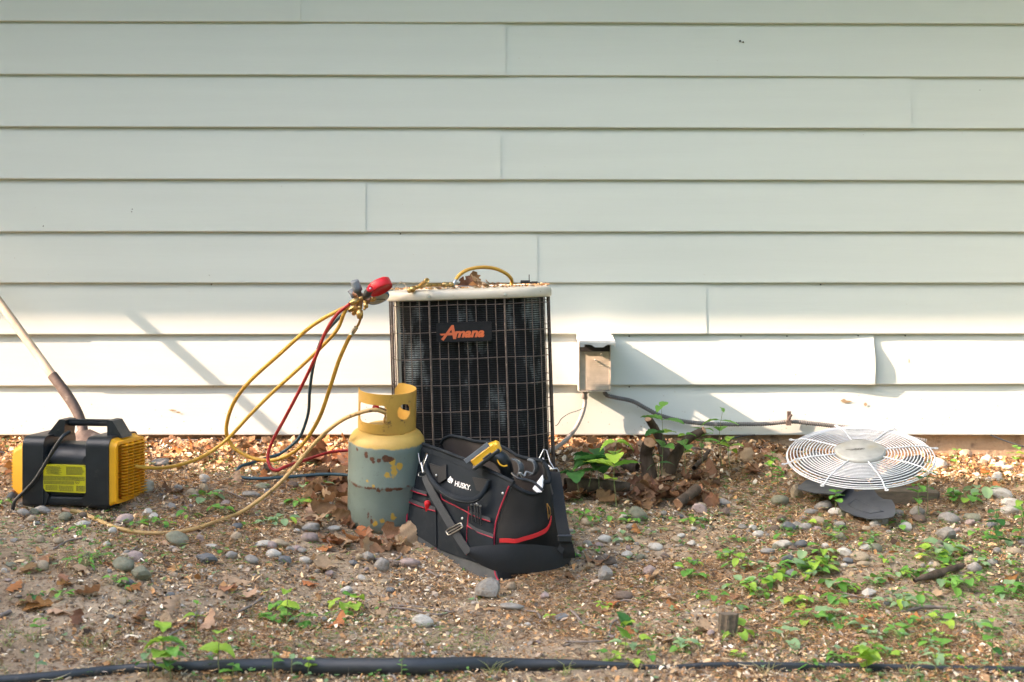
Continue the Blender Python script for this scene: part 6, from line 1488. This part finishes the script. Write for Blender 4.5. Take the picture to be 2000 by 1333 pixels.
rosette(372, 1012, 6, 20, 'ovate', 0, 'weed left of the tan hose bend'); rosette(622, 955, 4, 18, 'oval', 2, 'bright lime leaflet pair left of the cylinder'); rosette(590, 962, 4, 20, 'oval', 3, 'pale cream green leaf cluster in the leaf litter')
rosette(283, 915, 3, 12, 'oval', 3, 'tiny pale weed at the machine louvres'); rosette(5, 985, 5, 16, 'oval', 0, 'weed at the far left beside the machine'); upright(110, 1060, 26, 4, 12, 'oval', 2, 'seedling with lime leaves below the hose end')
for x, y, k, l in ((155, 1040, 6, 16), (200, 1020, 5, 14), (262, 1028, 6, 16), (290, 1022, 5, 14), (310, 1028, 6, 16), (228, 1140, 6, 18), (250, 1150, 5, 16), (120, 1165, 6, 16), (70, 1170, 4, 14), (430, 1080, 4, 12), (640, 1015, 5, 14), (480, 1030, 5, 12), (330, 1035, 4, 14)):
    rosette(x, y, k, l, 'oval', rnd.choice((0, 0, 1, 3)), 'small low green weed on the left soil near the tan hose', 'small weeds left side')
R_ = random.Random(31)
for i in range(15):
    rosette(R_.uniform(1110, 1480), R_.uniform(995, 1110), R_.randint(4, 7), R_.uniform(12, 20), 'oval', R_.choice((0, 0, 3, 1)), 'small low green weed on the soil between bag and fan guard', 'small weeds in the middle')
for i in range(62):
    rosette(R_.gauss((1440, 1600, 1760, 1900)[i % 4], 60), R_.uniform(1080, 1190), R_.randint(4, 9), R_.uniform(12, 27), R_.choice(('heart', 'heart', 'oval', 'ovate')), R_.choice((0, 0, 3, 2)), 'heart leaved weed in the weedy patch of the right foreground', 'heart leaved weeds right foreground')
for i in range(16):
    rosette(R_.uniform(1500, 1990), R_.uniform(1030, 1090), R_.randint(4, 8), R_.uniform(14, 24), 'oval', R_.choice((0, 0, 3)), 'small green weed among the stones below the fan guard', 'weeds among the right stones')
for i in range(34):
    rosette(R_.uniform(1180, 1990), R_.uniform(1180, 1310), R_.randint(3, 6), R_.uniform(14, 28), 'heart', R_.choice((0, 2, 3)), 'blurred green weed near the edging, right side', 'blurred weeds right')
for i in range(9):
    rosette(R_.uniform(480, 700), R_.uniform(1180, 1225), R_.randint(3, 6), R_.uniform(18, 26), 'heart', R_.choice((0, 2, 0)), 'green seedling in the middle left foreground', 'seedlings middle left foreground')
upright(1222, 1278, 55, 3, 44, 'heart', 0, 'single large bright green leaf standing in the right middle foreground', pitch=(.9, 1.2)); upright(1075, 1225, 22, 2, 22, 'oval', 2, 'single small lime leaf right of the middle')
# blurred seedlings right in front, by the edging
for x, y, h, k, l, s, g, lab in ((318, 1320, 95, 5, 46, 'heart', 2, 'lime green seedling, tallest of the blurred group at lower left'), (335, 1330, 60, 7, 36, 'heart', 0, 'dense green seedling in front of the edging at lower left'), (290, 1325, 70, 6, 30, 'oval', 3, 'pale seedling left of the tallest lime one'), (430, 1325, 90, 4, 42, 'heart', 2, 'lime two leaved seedling behind the black edging'), (385, 1240, 60, 4, 26, 'ovate', 2, 'slender lime shoot in the left foreground'), (455, 1330, 30, 4, 30, 'oval', 0, 'low seedling below the edging'), (535, 1322, 45, 3, 24, 'oval', 0, 'seedling at the edging, left of its thick part'), (570, 1325, 40, 3, 26, 'oval', 3, 'pale seedling in front of the thick edging'), (603, 1325, 35, 3, 30, 'heart', 0, 'seedling right of the pale one by the edging'), (560, 1225, 70, 4, 30, 'heart', 2, 'bright seedling left of centre in the foreground'), (785, 1330, 40, 5, 16, 'lance', 0, 'tiny seedling in front of the thick edging, centre'), (1690, 1320, 50, 7, 40, 'heart', 2, 'bright seedling at the thin edging, lower right'), (1825, 1325, 60, 8, 36, 'lance', 3, 'pale leafy shoots at lower right'), (1940, 1300, 90, 8, 28, 'oval', 0, 'tall blurred seedling near the right edge'), (80, 1250, 40, 4, 26, 'oval', 0, 'green seedling at the left foreground edge'), (70, 1325, 45, 3, 22, 'oval', 3, 'small blurred seedling at the bottom left')):
    upright(x, y, h, k, l, s, g, lab)
# tiny seedlings and clover that nobody could count
n = 2600; dens = lambda x, y: .06 + .94 * sm(.10, .42, nz2(x, y, 1.6, 21) + .45 * sm(.1, 1.2, x) * sm(.8, 1.3, -y)); pts = samples(n, 2.45, dens); V = []; Cc = []
for x, y in pts:
    z = gz(x, y); k = RS.randint(3, 6); h = RS.uniform(.004, .02); col = [(.09, .22, .04), (.14, .30, .06), (.20, .34, .15)][RS.randint(3)]
    for i in range(k):
        a = RS.uniform(0, 6.28); L_ = RS.uniform(.006, .014); d = np.array([math.cos(a), math.sin(a), RS.uniform(-.2, .5)]); s_ = np.array([-math.sin(a), math.cos(a), 0]); b = np.array([x, y, z + h])
        V += [b, b + d * L_ * .55 + s_ * L_ * .38, b + d * L_, b + d * L_ * .55 - s_ * L_ * .38]; Cc.append(col)
M['cover'] = mat('clover_leaf', (.1, .2, .05, 1), attr='piece_colour', rough=.55, trans=.35)
o = bpy.data.objects.new('ground_cover', mesh_np('ground_cover', np.array(V), np.arange(len(V)).reshape(-1, 4), M['cover'], np.array(Cc))); link(o); tag(o, 'tiny clover and seedlings sprinkled over the soil', kind='stuff')

# ------------------------------------------------------------------ scattered repeats: say which one by its place
def ordinal(n): return '%d%s' % (n, 'th' if 10 <= n % 100 <= 20 else {1: 'st', 2: 'nd', 3: 'rd'}.get(n % 10, 'th'))
GR = {}
for o in list(SC.objects):
    if o.parent is None and o.get('group') and o.get('label'): GR.setdefault(o['group'], []).append(o)
for gname, os_ in GR.items():
    if gname.startswith(('leaves heaped', 'leaves piled', 'leaves between', 'sunlit leaves', 'slim', 'spruce', 'broadleaf')) or len({o['label'] for o in os_}) > 1: continue
    os_.sort(key=lambda o: o.location.x / (o.location.y - CY))
    for i, o in enumerate(os_):
        lab = ' '.join(o['label'].split()[:10]).rstrip(',')
        o['label'] = '%s, %s of %d from the left' % (lab, ordinal(i + 1), len(os_))

M['grass_blade'] = mat('grass_blade', (.30, .38, .10, 1), (.42, .38, .20, 1), scale=8, rough=.7, trans=.3)
# pale dry grass tufts standing along the front of the soil
mb = MB(); R_ = random.Random(4)
for i in range(26):
    b = gp(R_.uniform(0, 2000), R_.uniform(1240, 1330))
    for k in range(R_.randint(5, 12)):
        a = R_.uniform(0, 6.28); L_ = R_.uniform(.02, .06); q = b + Vector((R_.uniform(-.012, .012), R_.uniform(-.012, .012), 0)); d_ = Vector((math.cos(a), math.sin(a), R_.uniform(.6, 2))).normalized()
        mb.tube([q, q + d_ * L_ * .6, q + d_ * L_ + Vector((math.cos(a), math.sin(a), -.3)) * L_ * .3], [.0009, .0007, .0002], 3, cap=False)
o = mb.build('grass_tufts', M['grass_blade']); tag(o, 'thin yellowish grass tufts along the front edge of the soil', kind='stuff')
